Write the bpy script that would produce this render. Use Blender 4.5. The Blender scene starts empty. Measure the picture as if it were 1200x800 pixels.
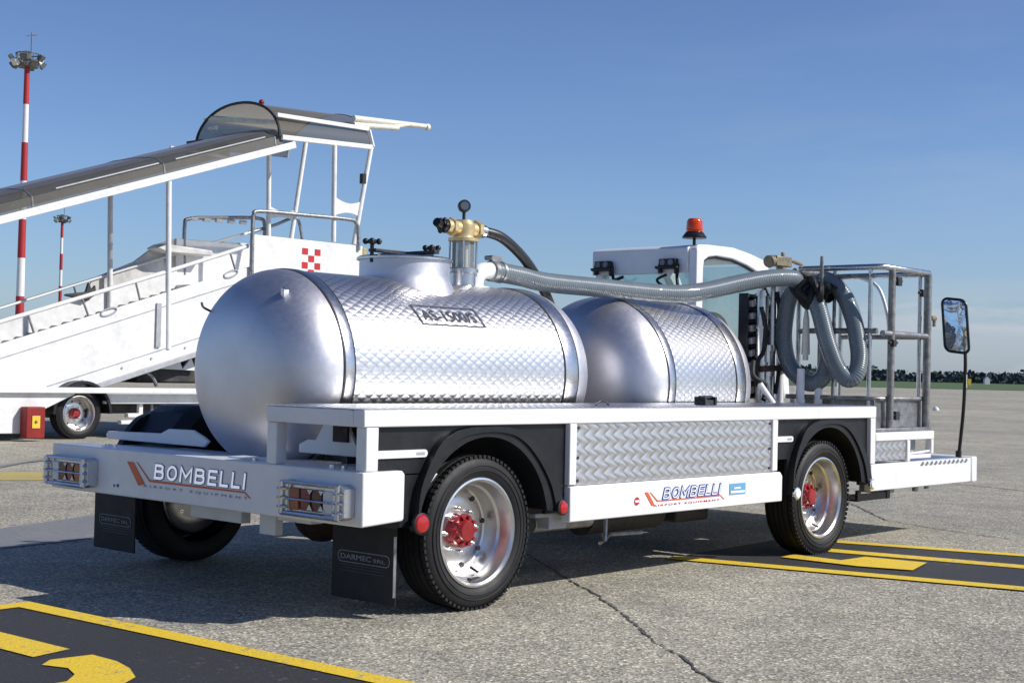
import bpy, math, random
from mathutils import Vector, Matrix
random.seed(7)
PI = math.pi
scene = bpy.context.scene
COL = scene.collection

# ------------------------------------------------------------------ node helpers
class NT:
    def __init__(s, nt): s.nt = nt
    def n(s, typ, **kw):
        nd = s.nt.nodes.new(typ)
        for k, v in kw.items():
            if k in nd.inputs: nd.inputs[k].default_value = v
            else: setattr(nd, k, v)
        return nd
    def l(s, a, b): s.nt.links.new(a, b)
    def m(s, op, a, b=None, c=None):
        nd = s.nt.nodes.new('ShaderNodeMath'); nd.operation = op
        for i, v in enumerate((a, b, c)):
            if v is None: continue
            if isinstance(v, (int, float)): nd.inputs[i].default_value = v
            else: s.l(v, nd.inputs[i])
        return nd.outputs[0]
    def noise(s, scale, detail=3, rough=.55, vec=None, dim=None):
        nd = s.nt.nodes.new('ShaderNodeTexNoise')
        nd.inputs['Scale'].default_value = scale; nd.inputs['Detail'].default_value = detail
        nd.inputs['Roughness'].default_value = rough
        if vec is not None: s.l(vec, nd.inputs['Vector'])
        return nd.outputs['Fac']
    def ramp(s, fac, stops):
        nd = s.nt.nodes.new('ShaderNodeValToRGB'); cr = nd.color_ramp
        while len(cr.elements) < len(stops): cr.elements.new(.5)
        for e, (p, c) in zip(cr.elements, stops):
            e.position = p; e.color = (c[0], c[1], c[2], 1) if not isinstance(c, (int, float)) else (c, c, c, 1)
        s.l(fac, nd.inputs['Fac']); return nd.outputs['Color']
    def mix(s, fac, a, b, mode='MIX'):
        nd = s.nt.nodes.new('ShaderNodeMix'); nd.data_type = 'RGBA'; nd.blend_type = mode
        for i, v in ((0, fac), (6, a), (7, b)):
            if isinstance(v, (int, float)): nd.inputs[i].default_value = v
            elif isinstance(v, tuple): nd.inputs[i].default_value = (v[0], v[1], v[2], 1)
            else: s.l(v, nd.inputs[i])
        return nd.outputs[2]

MATS = {}
def base(name):
    m = bpy.data.materials.new(name); m.use_nodes = True
    MATS[name] = m
    nt = NT(m.node_tree); b = m.node_tree.nodes['Principled BSDF']
    return m, nt, b

def mat(name, col, rough=.5, metal=0.0, var=.08, scale=9, bump=0.0, bscale=60, coat=0.0, rvar=.1, trans=0, ior=1.45, alpha=1, dirt=None):
    m, nt, b = base(name)
    tc = nt.n('ShaderNodeTexCoord').outputs['Object']
    nz = nt.noise(scale, 5, .6, tc)
    lo = tuple(c*(1-var*1.6) for c in col); hi = tuple(min(1, c*(1+var)) for c in col)
    c = nt.ramp(nz, [(.3, lo), (.7, hi)])
    if dirt:
        n2 = nt.noise(3.1, 8, .7, tc)
        f = nt.ramp(n2, [(.5, 0.0), (.78, 1.0)])
        f = nt.m('MULTIPLY', f, dirt[3])
        c = nt.mix(f, c, tuple(dirt[:3]))
    nt.l(c, b.inputs['Base Color'])
    r = nt.m('MULTIPLY_ADD', nt.noise(scale*2.3, 4, .6, tc), rvar*2, rough-rvar)
    nt.l(r, b.inputs['Roughness'])
    b.inputs['Metallic'].default_value = metal
    b.inputs['Coat Weight'].default_value = coat; b.inputs['Coat Roughness'].default_value = .08
    b.inputs['Transmission Weight'].default_value = trans; b.inputs['IOR'].default_value = ior
    b.inputs['Alpha'].default_value = alpha
    if bump:
        bp = nt.n('ShaderNodeBump', Distance=.003, Strength=bump)
        nt.l(nt.noise(bscale, 4, .6, tc), bp.inputs['Height']); nt.l(bp.outputs[0], b.inputs['Normal'])
    return m

mat('white_paint', (.85, .855, .86), .38, var=.03, coat=.25, dirt=(.42, .40, .37, .22), bump=.05, bscale=25)
mat('white_paint_old', (.80, .80, .79), .45, var=.05, dirt=(.40, .38, .34, .45), bump=.08, bscale=12)
mat('grey_paint', (.42, .43, .45), .45, var=.1, dirt=(.2, .19, .17, .5))
mat('black_plastic', (.011, .012, .015), .40, var=.25, dirt=(.05, .048, .045, .3), bump=.25, bscale=140)
mat('black_rubber', (.011, .011, .012), .60, var=.3, dirt=(.055, .052, .048, .4), bump=.2, bscale=80)
mat('black_hose', (.03, .032, .036), .38, var=.2, bump=.1, bscale=150)
mat('black_metal', (.03, .03, .032), .4, var=.3)
mat('chassis_dark', (.045, .043, .042), .6, var=.3, dirt=(.10, .07, .05, .6))
mat('steel', (.60, .60, .61), .27, 1, var=.12, scale=14, rvar=.08)
mat('galvanised', (.36, .36, .36), .45, .85, var=.25, scale=18, rvar=.1)
mat('cage_dark', (.30, .30, .29), .45, .6, var=.3, scale=22, dirt=(.22, .15, .10, .35))
mat('chrome', (.86, .87, .88), .09, 1, var=.03, rvar=.04)
mat('lamp_chrome', (.62, .64, .68), .22, .9, var=.1)
mat('rim_steel', (.70, .69, .68), .32, 1, var=.08, scale=10, rvar=.08)
mat('red_paint', (.30, .010, .014), .25, var=.2, coat=.6)
mat('red_lens', (.45, .012, .015), .12, var=.1, coat=.6)
mat('dark_lens', (.10, .014, .018), .16, var=.3, scale=60, coat=.5)
mat('red_dark_lens', (.20, .014, .018), .14, var=.3, scale=60, coat=.5)
mat('amber_lens', (.30, .07, .018), .14, var=.2, scale=60, coat=.6)
mat('clear_lens', (.70, .72, .72), .12, var=.1, coat=.6)
mat('beacon_lens', (.75, .075, .015), .14, var=.1, coat=.6)
mat('brass', (.74, .58, .30), .38, .55, var=.18, scale=26)
mat('brass_worn', (.36, .29, .19), .42, .6, var=.3, scale=30)
mat('brown_rust', (.060, .034, .024), .7, var=.4, scale=14)
mat('lamp_head', (.16, .17, .16), .5, .3, var=.4)
mat('mast_red', (.42, .03, .035), .5, var=.1)
mat('mast_white', (.78, .78, .78), .5, var=.05)
mat('cream_paint', (.80, .78, .66), .45, var=.08)
mat('dirty_canvas', (.72, .71, .67), .7, var=.28, scale=2.2, bump=.6, bscale=4)
mat('decal_white', (.93, .94, .96), .35, var=.02)
mat('decal_blue', (.035, .07, .33), .35, var=.05)
mat('decal_lightblue', (.16, .40, .66), .35, var=.08)
mat('decal_orange', (.72, .14, .05), .35, var=.08)
mat('decal_dark', (.06, .06, .075), .4, var=.08)
mat('decal_grey', (.20, .21, .24), .5, var=.1)
mat('decal_red', (.55, .03, .03), .35, var=.05)
mat('decal_yellow', (.80, .55, .05), .35, var=.05)
mat('strap_black', (.010, .010, .011), .55, var=.3)
mat('dark_dial', (.10, .13, .15), .1, coat=.6)
mat('red_box', (.26, .016, .012), .5, var=.2, dirt=(.12, .05, .04, .5))
mat('seat_fabric', (.03, .03, .035), .8)

m_ = mat('decal_white_glow', (.93, .94, .97), .3, var=.02)
b_ = m_.node_tree.nodes['Principled BSDF']; b_.inputs['Emission Color'].default_value = (.85, .9, 1, 1); b_.inputs['Emission Strength'].default_value = .38  # added emission: rear white letters glow so they stand out on the shaded bumper
def smooth_tank(name, col, rough):
    m, nt, b = base(name)
    tc = nt.n('ShaderNodeTexCoord').outputs['Object']
    nz = nt.noise(5, 6, .65, tc)
    nt.l(nt.ramp(nz, [(.25, tuple(c*.86 for c in col)), (.75, col)]), b.inputs['Base Color'])
    b.inputs['Metallic'].default_value = 1
    nt.l(nt.m('MULTIPLY_ADD', nt.noise(40, 3, .5, tc), .12, rough-.06), b.inputs['Roughness'])
    bp = nt.n('ShaderNodeBump', Distance=.01, Strength=.10)
    nt.l(nt.noise(7, 3, .5, tc), bp.inputs['Height']); nt.l(bp.outputs[0], b.inputs['Normal'])
smooth_tank('dome_metal', (.71, .70, .73), .48)
smooth_tank('band_metal', (.66, .65, .65), .28)

def quilted(name, pu, pv, uvsrc, kind, col=(.72, .73, .75), rough=.22, strength=.7, dist=.006):
    """circle-brushed / quilted bright sheet: overlapping little facets"""
    m, nt, b = base(name)
    tc = nt.n('ShaderNodeTexCoord')
    sep = nt.n('ShaderNodeSeparateXYZ')
    nt.l(tc.outputs['UV' if uvsrc == 'UV' else 'Object'], sep.inputs[0])
    u0 = sep.outputs[0]; v0 = {'UV': sep.outputs[1], 'XZ': sep.outputs[2], 'XY': sep.outputs[1]}[uvsrc]
    wob = nt.noise(6, 2, .5, tc.outputs['Object'])
    U = nt.m('MULTIPLY_ADD', u0, 1/pu, nt.m('MULTIPLY', wob, .5)); V = nt.m('MULTIPLY_ADD', v0, 1/pv, nt.m('MULTIPLY', wob, .3))
    if kind == 'diamond':
        a = nt.m('ADD', U, V); c = nt.m('SUBTRACT', U, V)
        fa = nt.m('FRACT', a); fc = nt.m('FRACT', c)
        h = nt.m('MULTIPLY', nt.m('POWER', fa, .8), nt.m('POWER', fc, .8))
        h2 = nt.m('MULTIPLY', nt.m('SINE', nt.m('MULTIPLY', fa, PI)), nt.m('SINE', nt.m('MULTIPLY', fc, PI)))
        h = nt.m('ADD', h, nt.m('MULTIPLY', h2, .7))
    else:
        bend = nt.m('MULTIPLY', nt.m('SINE', nt.m('MULTIPLY', V, 2*PI)), .24)
        f = nt.m('FRACT', nt.m('ADD', U, bend))
        lens = nt.m('POWER', nt.m('SINE', nt.m('MULTIPLY', f, PI)), .8)
        rowl = nt.m('MULTIPLY_ADD', nt.m('COSINE', nt.m('MULTIPLY', V, 2*PI)), .5, .5)
        h = nt.m('MULTIPLY', nt.m('ADD', lens, nt.m('MULTIPLY', f, .3)), nt.m('MULTIPLY_ADD', rowl, .40, .60))
    bp = nt.n('ShaderNodeBump', Distance=dist, Strength=strength)
    nt.l(h, bp.inputs['Height']); nt.l(bp.outputs[0], b.inputs['Normal'])
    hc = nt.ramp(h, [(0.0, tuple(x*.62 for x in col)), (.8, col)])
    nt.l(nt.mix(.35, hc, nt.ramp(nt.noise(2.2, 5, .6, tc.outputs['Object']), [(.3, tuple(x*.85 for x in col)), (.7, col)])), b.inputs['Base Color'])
    b.inputs['Metallic'].default_value = 1; b.inputs['Roughness'].default_value = rough
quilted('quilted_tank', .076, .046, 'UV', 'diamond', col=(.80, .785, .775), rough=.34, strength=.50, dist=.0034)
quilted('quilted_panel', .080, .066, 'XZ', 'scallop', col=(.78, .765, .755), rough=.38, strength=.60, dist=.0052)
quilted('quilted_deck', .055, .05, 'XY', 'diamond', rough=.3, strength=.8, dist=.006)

def hose_mat(name, col, pitch, strength):
    m, nt, b = base(name)
    tc = nt.n('ShaderNodeTexCoord'); sep = nt.n('ShaderNodeSeparateXYZ'); nt.l(tc.outputs['UV'], sep.inputs[0])
    w = nt.m('SINE', nt.m('MULTIPLY', sep.outputs[0], 2*PI/pitch))
    h = nt.m('MULTIPLY_ADD', w, .5, .5)
    nz = nt.noise(6, 4, .6, tc.outputs['Object'])
    c = nt.mix(nt.m('MULTIPLY', h, .5), nt.ramp(nz, [(.3, tuple(x*.7 for x in col)), (.7, col)]), tuple(min(1, x*1.6) for x in col))
    nt.l(c, b.inputs['Base Color'])
    bp = nt.n('ShaderNodeBump', Distance=.004, Strength=strength); nt.l(h, bp.inputs['Height']); nt.l(bp.outputs[0], b.inputs['Normal'])
    b.inputs['Roughness'].default_value = .3; b.inputs['Coat Weight'].default_value = .3
hose_mat('ribbed_hose', (.150, .182, .200), .015, .45)

def glass(name, tint, refl_rough=.03, body=.15):
    """thin pane: tinted transparency + fresnel gloss + faint dusty film"""
    m = bpy.data.materials.new(name); m.use_nodes = True; MATS[name] = m
    nt = NT(m.node_tree); m.node_tree.nodes.clear()
    out = nt.n('ShaderNodeOutputMaterial')
    tr = nt.n('ShaderNodeBsdfTransparent', Color=(*tint, 1)); gl = nt.n('ShaderNodeBsdfGlossy', Roughness=refl_rough)
    df = nt.n('ShaderNodeBsdfDiffuse', Color=(*[.55*t+.1 for t in tint], 1))
    fr = nt.n('ShaderNodeFresnel', IOR=1.5)
    tc = nt.n('ShaderNodeTexCoord').outputs['Object']
    a = nt.n('ShaderNodeMixShader'); nt.l(nt.m('MULTIPLY', nt.ramp(nt.noise(3, 5, .6, tc), [(.3, .6), (.7, 1.0)]), body), a.inputs[0])
    nt.l(tr.outputs[0], a.inputs[1]); nt.l(df.outputs[0], a.inputs[2])
    b = nt.n('ShaderNodeMixShader'); nt.l(fr.outputs[0], b.inputs[0]); nt.l(a.outputs[0], b.inputs[1]); nt.l(gl.outputs[0], b.inputs[2])
    nt.l(b.outputs[0], out.inputs[0])
glass('cab_glass', (.74, .84, .83), body=.14)
glass('clear_tube', (.86, .86, .82), body=.35)
glass('smoked_sheet', (.46, .45, .42), .45, body=.62)
MATS['smoked_sheet'].node_tree.nodes['Fresnel'].inputs['IOR'].default_value = 1.18
MATS['smoked_sheet'].node_tree.nodes['Diffuse BSDF'].inputs['Color'].default_value = (.13, .122, .108, 1)

def ground_mat():
    m, nt, b = base('apron_concrete')
    tc = nt.n('ShaderNodeTexCoord').outputs['Object']
    vo = nt.n('ShaderNodeTexVoronoi', Scale=96.0); nt.l(tc, vo.inputs['Vector'])
    sep = nt.n('ShaderNodeSeparateColor'); nt.l(vo.outputs['Color'], sep.inputs[0])
    stone = nt.ramp(sep.outputs[0], [(0.0, (.085, .082, .076)), (.3, (.215, .205, .185)), (.65, (.33, .315, .28)), (.9, (.46, .44, .39)), (1.0, (.80, .77, .70))])
    vo2 = nt.n('ShaderNodeTexVoronoi', Scale=32.0); nt.l(tc, vo2.inputs['Vector'])
    sep2 = nt.n('ShaderNodeSeparateColor'); nt.l(vo2.outputs['Color'], sep2.inputs[0])
    c = nt.mix(.18, stone, nt.ramp(sep2.outputs[1], [(0.0, .13), (.8, .30), (1.0, .5)]))
    big = nt.noise(.35, 6, .6, tc); mid = nt.noise(2.2, 5, .6, tc)
    c = nt.mix(1.0, c, nt.ramp(mid, [(.25, (.76, .76, .77)), (.75, (1.16, 1.14, 1.10))]), 'MULTIPLY')
    c = nt.mix(1.0, c, nt.ramp(big, [(.28, (.80, .81, .83)), (.72, (1.18, 1.17, 1.13))]), 'MULTIPLY')
    # broad tyre-worn / patched bands far out on the apron
    mp = nt.n('ShaderNodeMapping'); mp.inputs['Rotation'].default_value = (0, 0, .5); mp.inputs['Scale'].default_value = (.06, .006, 1); nt.l(tc, mp.inputs['Vector'])
    c = nt.mix(1.0, c, nt.ramp(nt.noise(1.0, 5, .65, mp.outputs[0]), [(.3, (.86, .87, .89)), (.7, (1.14, 1.13, 1.1))]), 'MULTIPLY')
    # oil / tyre stains
    st = nt.ramp(nt.noise(.9, 7, .7, tc), [(.60, 0.0), (.70, .45)])
    c = nt.mix(st, c, (.10, .098, .095))
    c = nt.mix(1.0, c, (1.28, 1.245, 1.11), 'MULTIPLY')
    nt.l(c, b.inputs['Base Color']); b.inputs['Roughness'].default_value = .85
    bp = nt.n('ShaderNodeBump', Distance=.004, Strength=.55); nt.l(vo.outputs['Distance'], bp.inputs['Height']); nt.l(bp.outputs[0], b.inputs['Normal'])
ground_mat()
def worn_paint(name, col, under, wear=.45, scale=26):
    m, nt, b = base(name)
    tc = nt.n('ShaderNodeTexCoord').outputs['Object']
    n1 = nt.noise(scale, 6, .7, tc); n2 = nt.noise(1.7, 4, .6, tc)
    f = nt.ramp(nt.m('ADD', nt.m('MULTIPLY', n1, .7), nt.m('MULTIPLY', n2, .3)), [(wear-.03, 0.0), (wear+.06, 1.0)])
    cc = nt.ramp(nt.noise(90, 3, .6, tc), [(.3, tuple(c*.8 for c in col)), (.7, col)])
    nt.l(nt.mix(f, under, cc), b.inputs['Base Color']); b.inputs['Roughness'].default_value = .7
    vo = nt.n('ShaderNodeTexVoronoi', Scale=75.0); nt.l(tc, vo.inputs['Vector'])
    bp = nt.n('ShaderNodeBump', Distance=.003, Strength=.5); nt.l(vo.outputs['Distance'], bp.inputs['Height']); nt.l(bp.outputs[0], b.inputs['Normal'])
worn_paint('yellow_marking', (.90, .62, .035), (.34, .30, .20), .40)
worn_paint('yellow_faded', (.55, .44, .12), (.28, .27, .22), .42)
worn_paint('black_marking', (.040, .040, .041), (.15, .147, .135), .36)
worn_paint('tar_patch', (.215, .225, .235), (.25, .245, .23), .44)
worn_paint('tar_seam', (.075, .072, .068), (.2, .19, .17), .40)
worn_paint('grass_field', (.080, .145, .030), (.10, .13, .04), .45, 2)
mat('woodland', (.050, .074, .086), .9, var=.2, scale=.12)  # bluish distance haze is put into the tree colour itself

# ------------------------------------------------------------------ mesh builder
class MB:
    def __init__(s): s.v = []; s.f = []; s.uv = []
    def add(s, vs, fs, uvs=None):
        o = len(s.v); s.v += [Vector(p) for p in vs]
        for i, f in enumerate(fs):
            s.f.append([k+o for k in f]); s.uv.append(uvs[i] if uvs else None)
        return s
    def box(s, x0, x1, y0, y1, z0, z1):
        vs = [(x, y, z) for x in (x0, x1) for y in (y0, y1) for z in (z0, z1)]
        return s.add(vs, [(0, 1, 3, 2), (4, 6, 7, 5), (0, 4, 5, 1), (2, 3, 7, 6), (0, 2, 6, 4), (1, 5, 7, 3)])
    def obox(s, c, ax, ay, az):          # oriented box, half-extent vectors
        c, ax, ay, az = map(Vector, (c, ax, ay, az))
        vs = [c+i*ax+j*ay+k*az for i in (-1, 1) for j in (-1, 1) for k in (-1, 1)]
        return s.add(vs, [(0, 1, 3, 2), (4, 6, 7, 5), (0, 4, 5, 1), (2, 3, 7, 6), (0, 2, 6, 4), (1, 5, 7, 3)])
    def bar(s, a, b, w, h=None, up=(0, 0, 1)):
        a, b = Vector(a), Vector(b); d = b-a; h = h or w
        sd = d.cross(Vector(up)).normalized(); u = sd.cross(d).normalized()
        return s.obox((a+b)/2, d/2, sd*w/2, u*h/2)
    def prism(s, pts, axis, a, b):       # polygon pts in the two other axes, extruded on axis from a to b
        def P(p, t):
            return {'x': (t, p[0], p[1]), 'y': (p[0], t, p[1]), 'z': (p[0], p[1], t)}[axis]
        n = len(pts); vs = [P(p, a) for p in pts]+[P(p, b) for p in pts]
        fs = [list(range(n))[::-1], list(range(n, 2*n))]+[(i, (i+1) % n, (i+1) % n+n, i+n) for i in range(n)]
        return s.add(vs, fs)
    def ringprism(s, outer, inner, axis, a, b):   # same count, open or closed band between two polylines
        n = len(outer)
        def P(p, t): return {'x': (t, p[0], p[1]), 'y': (p[0], t, p[1]), 'z': (p[0], p[1], t)}[axis]
        vs = [P(p, a) for p in outer]+[P(p, a) for p in inner]+[P(p, b) for p in outer]+[P(p, b) for p in inner]
        fs = []
        for i in range(n-1):
            j = i+1
            fs += [(i, j, j+n, i+n), (i+2*n, i+3*n, j+3*n, j+2*n), (i, i+2*n, j+2*n, j), (i+n, j+n, j+3*n, i+3*n)]
        fs += [(0, n, 3*n, 2*n), (n-1, 3*n-1, 4*n-1, 2*n-1)]
        return s.add(vs, fs)
    def tube(s, pts, r, seg=12, closed=False, cap=True):
        pts = [Vector(p) for p in pts]; n = len(pts); rings = []; L = 0; up = None
        rr = r if isinstance(r, (list, tuple)) else [r]*n
        vs = []; ls = []
        for i, p in enumerate(pts):
            if closed: t = (pts[(i+1) % n]-pts[i-1]).normalized()
            else: t = (pts[min(i+1, n-1)]-pts[max(i-1, 0)]).normalized()
            if up is None:
                up = Vector((0, 0, 1)) if abs(t.z) < .9 else Vector((1, 0, 0))
            u = (up-t*up.dot(t)).normalized(); w = t.cross(u); up = u
            if i: L += (p-pts[i-1]).length
            ls.append(L)
            for k in range(seg):
                a = 2*PI*k/seg; vs.append(p+(u*math.cos(a)+w*math.sin(a))*rr[i])
        fs = []; uvs = []
        for i in range(n if closed else n-1):
            j = (i+1) % n
            for k in range(seg):
                k2 = (k+1) % seg
                fs.append((i*seg+k, i*seg+k2, j*seg+k2, j*seg+k)[::-1])
                l1 = ls[i]; l2 = ls[j] if j else L+.05
                uvs.append([(l1, k/seg), (l1, (k+1)/seg), (l2, (k+1)/seg), (l2, k/seg)][::-1])
        if cap and not closed:
            fs.append(list(range(seg))); uvs.append(None)
            fs.append(list(range((n-1)*seg, n*seg))[::-1]); uvs.append(None)
        return s.add(vs, fs, uvs)
    def lathe(s, prof, c, axis, seg=48, closed=False):   # prof: (t along axis, radius)
        c = Vector(c); ax = Vector(axis).normalized()
        u = Vector((0, 0, 1)) if abs(ax.z) < .9 else Vector((1, 0, 0))
        u = (u-ax*u.dot(ax)).normalized(); w = ax.cross(u)
        n = len(prof); vs = []; fs = []; uvs = []
        for t, r in prof:
            for k in range(seg):
                a = 2*PI*k/seg; vs.append(c+ax*t+(u*math.cos(a)+w*math.sin(a))*max(r, 1e-5))
        rm = max(r for _, r in prof)
        for i in range(n if closed else n-1):
            j = (i+1) % n
            for k in range(seg):
                k2 = (k+1) % seg
                fs.append((i*seg+k, i*seg+k2, j*seg+k2, j*seg+k))
                a1, a2 = 2*PI*k/seg*rm, 2*PI*(k+1)/seg*rm
                uvs.append([(prof[i][0], a1), (prof[i][0], a2), (prof[j][0], a2), (prof[j][0], a1)])
        return s.add(vs, fs, uvs)
    def cyl(s, a, b, r, seg=20, r2=None):
        a, b = Vector(a), Vector(b); d = (b-a)
        L = d.length; r2 = r if r2 is None else r2
        return s.lathe([(0, 0), (0, r), (L, r2), (L, 0)], a, d, seg)
    def ball(s, c, r, seg=16):
        return s.lathe([(-r*math.cos(PI*i/10), r*math.sin(PI*i/10)) for i in range(11)], c, (0, 0, 1), seg)
    def build(s, name, m, parent=None, bevel=0, ang=38, smooth=True):
        me = bpy.data.meshes.new(name)
        o0 = Vector((0, 0, 0))
        if parent is not None:
            q = parent
            while q.parent: q = q.parent
            o0 = Vector(q.location)
        me.from_pydata([tuple(v-o0) for v in s.v], [], s.f)
        if any(u is not None for u in s.uv):
            ul = me.uv_layers.new(name='UVMap'); d = ul.data
            for p, uv in zip(me.polygons, s.uv):
                if uv is None: continue
                for li, q in zip(p.loop_indices, uv): d[li].uv = q
        me.validate(); me.update()
        import bmesh
        bm = bmesh.new(); bm.from_mesh(me); bmesh.ops.recalc_face_normals(bm, faces=bm.faces); bm.to_mesh(me); bm.free()
        if smooth:
            for p in me.polygons: p.use_smooth = True
            me.set_sharp_from_angle(angle=math.radians(ang))
        me.materials.append(MATS[m])
        o = bpy.data.objects.new(name, me); COL.objects.link(o)
        if parent is not None: o.parent = parent
        if bevel:
            md = o.modifiers.new('Bevel', 'BEVEL'); md.width = bevel; md.segments = 2; md.limit_method = 'ANGLE'; md.angle_limit = math.radians(40)
            md.harden_normals = False
        return o

def thing(name, label, cat, loc=(0, 0, 0), group=None):
    o = bpy.data.objects.new(name, None); COL.objects.link(o); o.location = loc
    o.empty_display_size = .3
    return tag(o, label, cat, group)
def tag(o, label=None, cat=None, group=None, kind=None):
    if label: o['label'] = label
    if cat: o['category'] = cat
    if group: o['group'] = group
    if kind: o['kind'] = kind
    return o

def spline(pts, n=8):
    P = [Vector(p) for p in pts]; out = []
    for i in range(len(P)-1):
        p0 = P[max(i-1, 0)]; p1 = P[i]; p2 = P[i+1]; p3 = P[min(i+2, len(P)-1)]
        for k in range(n):
            t = k/n
            out.append(.5*((2*p1)+(-p0+p2)*t+(2*p0-5*p1+4*p2-p3)*t*t+(-p0+3*p1-3*p2+p3)*t**3))
    out.append(P[-1]); return out

def text(body, name, m, parent, o, u, v, width, height, bold=0.0, shear=0.0, off=0.0, mapper=None, spacing=1.0, grow=0.0):
    """flat lettering fitted to width x height with its lower-left corner at o"""
    cu = bpy.data.curves.new('t', 'FONT'); cu.body = body; cu.size = 1; cu.shear = shear; cu.offset = bold
    cu.space_character = spacing; cu.resolution_u = 3
    ob = bpy.data.objects.new('t', cu); COL.objects.link(ob)
    dg = bpy.context.evaluated_depsgraph_get(); me = bpy.data.meshes.new_from_object(ob.evaluated_get(dg))
    COL.objects.unlink(ob); bpy.data.objects.remove(ob)
    xs = [q.co.x for q in me.vertices]; ys = [q.co.y for q in me.vertices]
    x0, x1, y0, y1 = min(xs), max(xs), min(ys), max(ys)
    o, u, v = Vector(o), Vector(u), Vector(v); n = u.cross(v).normalized()
    root = parent
    while root.parent: root = root.parent
    for q in me.vertices:
        a = -grow+(q.co.x-x0)/(x1-x0)*(width+2*grow); b = -grow+(q.co.y-y0)/(y1-y0)*(height+2*grow)
        w = mapper(a, b, off) if mapper else o+u*a+v*b+n*off
        q.co = w-Vector(root.location)
    me.name = name; me.materials.clear(); me.materials.append(MATS[m])
    ob = bpy.data.objects.new(name, me); COL.objects.link(ob); ob.parent = parent
    return ob

# ------------------------------------------------------------------ camera, world, sun
f, yaw, pitch, roll = 1679.78, .72342, .0202, .0238
C = Vector((-4.1583, -4.4979, 1.1193))
FW = Vector((math.cos(yaw)*math.cos(pitch), math.sin(yaw)*math.cos(pitch), math.sin(pitch)))
r_ = Vector((math.sin(yaw), -math.cos(yaw), 0)); u_ = r_.cross(FW)
RT = r_*math.cos(roll)+u_*math.sin(roll); UP = -r_*math.sin(roll)+u_*math.cos(roll)
cd = bpy.data.cameras.new('camera'); cam = bpy.data.objects.new('camera', cd); COL.objects.link(cam)
cam.matrix_world = Matrix.Translation(C) @ Matrix((RT, UP, -FW)).transposed().to_4x4()
cd.sensor_width = 36; cd.lens = f/1200*36; cd.clip_end = 12000; cd.clip_start = .05
scene.camera = cam
def depth_point(px, D, z=0.0):           # a spot D metres out on the bearing of a picture column
    d = FW*f+RT*(px-600); h = Vector((d.x, d.y, 0)).normalized()*D
    return Vector((C.x+h.x, C.y+h.y, z))

SUN = Vector((.67, -1.10, 1.0)).normalized()
el = math.asin(SUN.z)
ld = bpy.data.lights.new('sun', 'SUN'); ld.energy = 4.6; ld.angle = math.radians(.53); ld.color = (1, .955, .89)
lo = bpy.data.objects.new('sun', ld); COL.objects.link(lo); lo.rotation_euler = SUN.to_track_quat('Z', 'Y').to_euler()
lo.location = (10, -15, 20)
w = bpy.data.worlds.new('World'); scene.world = w; w.use_nodes = True
nt = NT(w.node_tree); bg = w.node_tree.nodes['Background']
sky = nt.n('ShaderNodeTexSky'); sky.sky_type = 'NISHITA'; sky.sun_disc = False
sky.sun_elevation = el; sky.sun_rotation = math.atan2(SUN.x, SUN.y); sky.altitude = 100
sky.air_density = 1.0; sky.dust_density = .6; sky.ozone_density = 2.5
tc = nt.n('ShaderNodeTexCoord'); sp = nt.n('ShaderNodeSeparateXYZ'); nt.l(tc.outputs['Generated'], sp.inputs[0])
mp = nt.n('ShaderNodeMapping'); mp.inputs['Scale'].default_value = (3.2, 3.2, 16); nt.l(tc.outputs['Generated'], mp.inputs['Vector'])
cl = nt.ramp(nt.noise(1.9, 7, .58, mp.outputs[0]), [(.45, 0.0), (.64, 1.0)])
elev = nt.ramp(sp.outputs[2], [(0.0, .55), (.02, .65), (.045, .75), (.07, .06), (.14, .10), (.35, .0)])
azm = nt.ramp(nt.m('SUBTRACT', sp.outputs[0], sp.outputs[1]), [(.08, .12), (.48, 1.0)])
zz = nt.m('ADD', sp.outputs[2], nt.m('MULTIPLY_ADD', nt.noise(5.5, 6, .55, mp.outputs[0]), .045, -.0225))
bank = nt.ramp(zz, [(0.0, .35), (.026, .50), (.040, .95), (.050, 0.0)])
fac = nt.m('MULTIPLY', nt.m('MAXIMUM', nt.m('MULTIPLY', cl, elev), nt.m('MULTIPLY', bank, .85)), azm)
grad = nt.ramp(sp.outputs[2], [(0.0, (.68, .85, 1.28)), (.05, (.78, .92, 1.22)), (.12, (.80, .94, 1.22)), (.26, (.74, .84, 1.12)), (.5, (.52, .61, .86))])
skyc = nt.mix(1.0, sky.outputs[0], grad, 'MULTIPLY')
skyc = nt.mix(fac, skyc, (5.3, 5.8, 6.5))
nt.l(skyc, bg.inputs[0]); bg.inputs[1].default_value = .10
scene.view_settings.view_transform = 'Standard'; scene.view_settings.look = 'None'
scene.view_settings.exposure = 0; scene.view_settings.gamma = 1
scene.cycles.max_bounces = 8; scene.cycles.transparent_max_bounces = 16
scene.cycles.use_adaptive_sampling = True

# ------------------------------------------------------------------ setting
def sheet(name, polys, m, z, kind='structure', parent=None):
    mb = MB()
    for p in polys: mb.add([(a, b, z) for a, b in p], [list(range(len(p)))])
    o = mb.build(name, m, parent, smooth=False)
    if kind: o['kind'] = kind
    return o
sheet('ground', [[(-6000, -6000), (6000, -6000), (6000, 6000), (-6000, 6000)]], 'apron_concrete', 0)
fv = Vector((math.cos(yaw), math.sin(yaw))); rv = Vector((math.sin(yaw), -math.cos(yaw)))
def vp(d, s_): q = Vector((C.x, C.y))+fv*d+rv*s_; return (q.x, q.y)
sheet('grass_strip', [[vp(196, -700), vp(192, 700), vp(4000, 3000), vp(4000, -3000)]], 'grass_field', .03)
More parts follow.
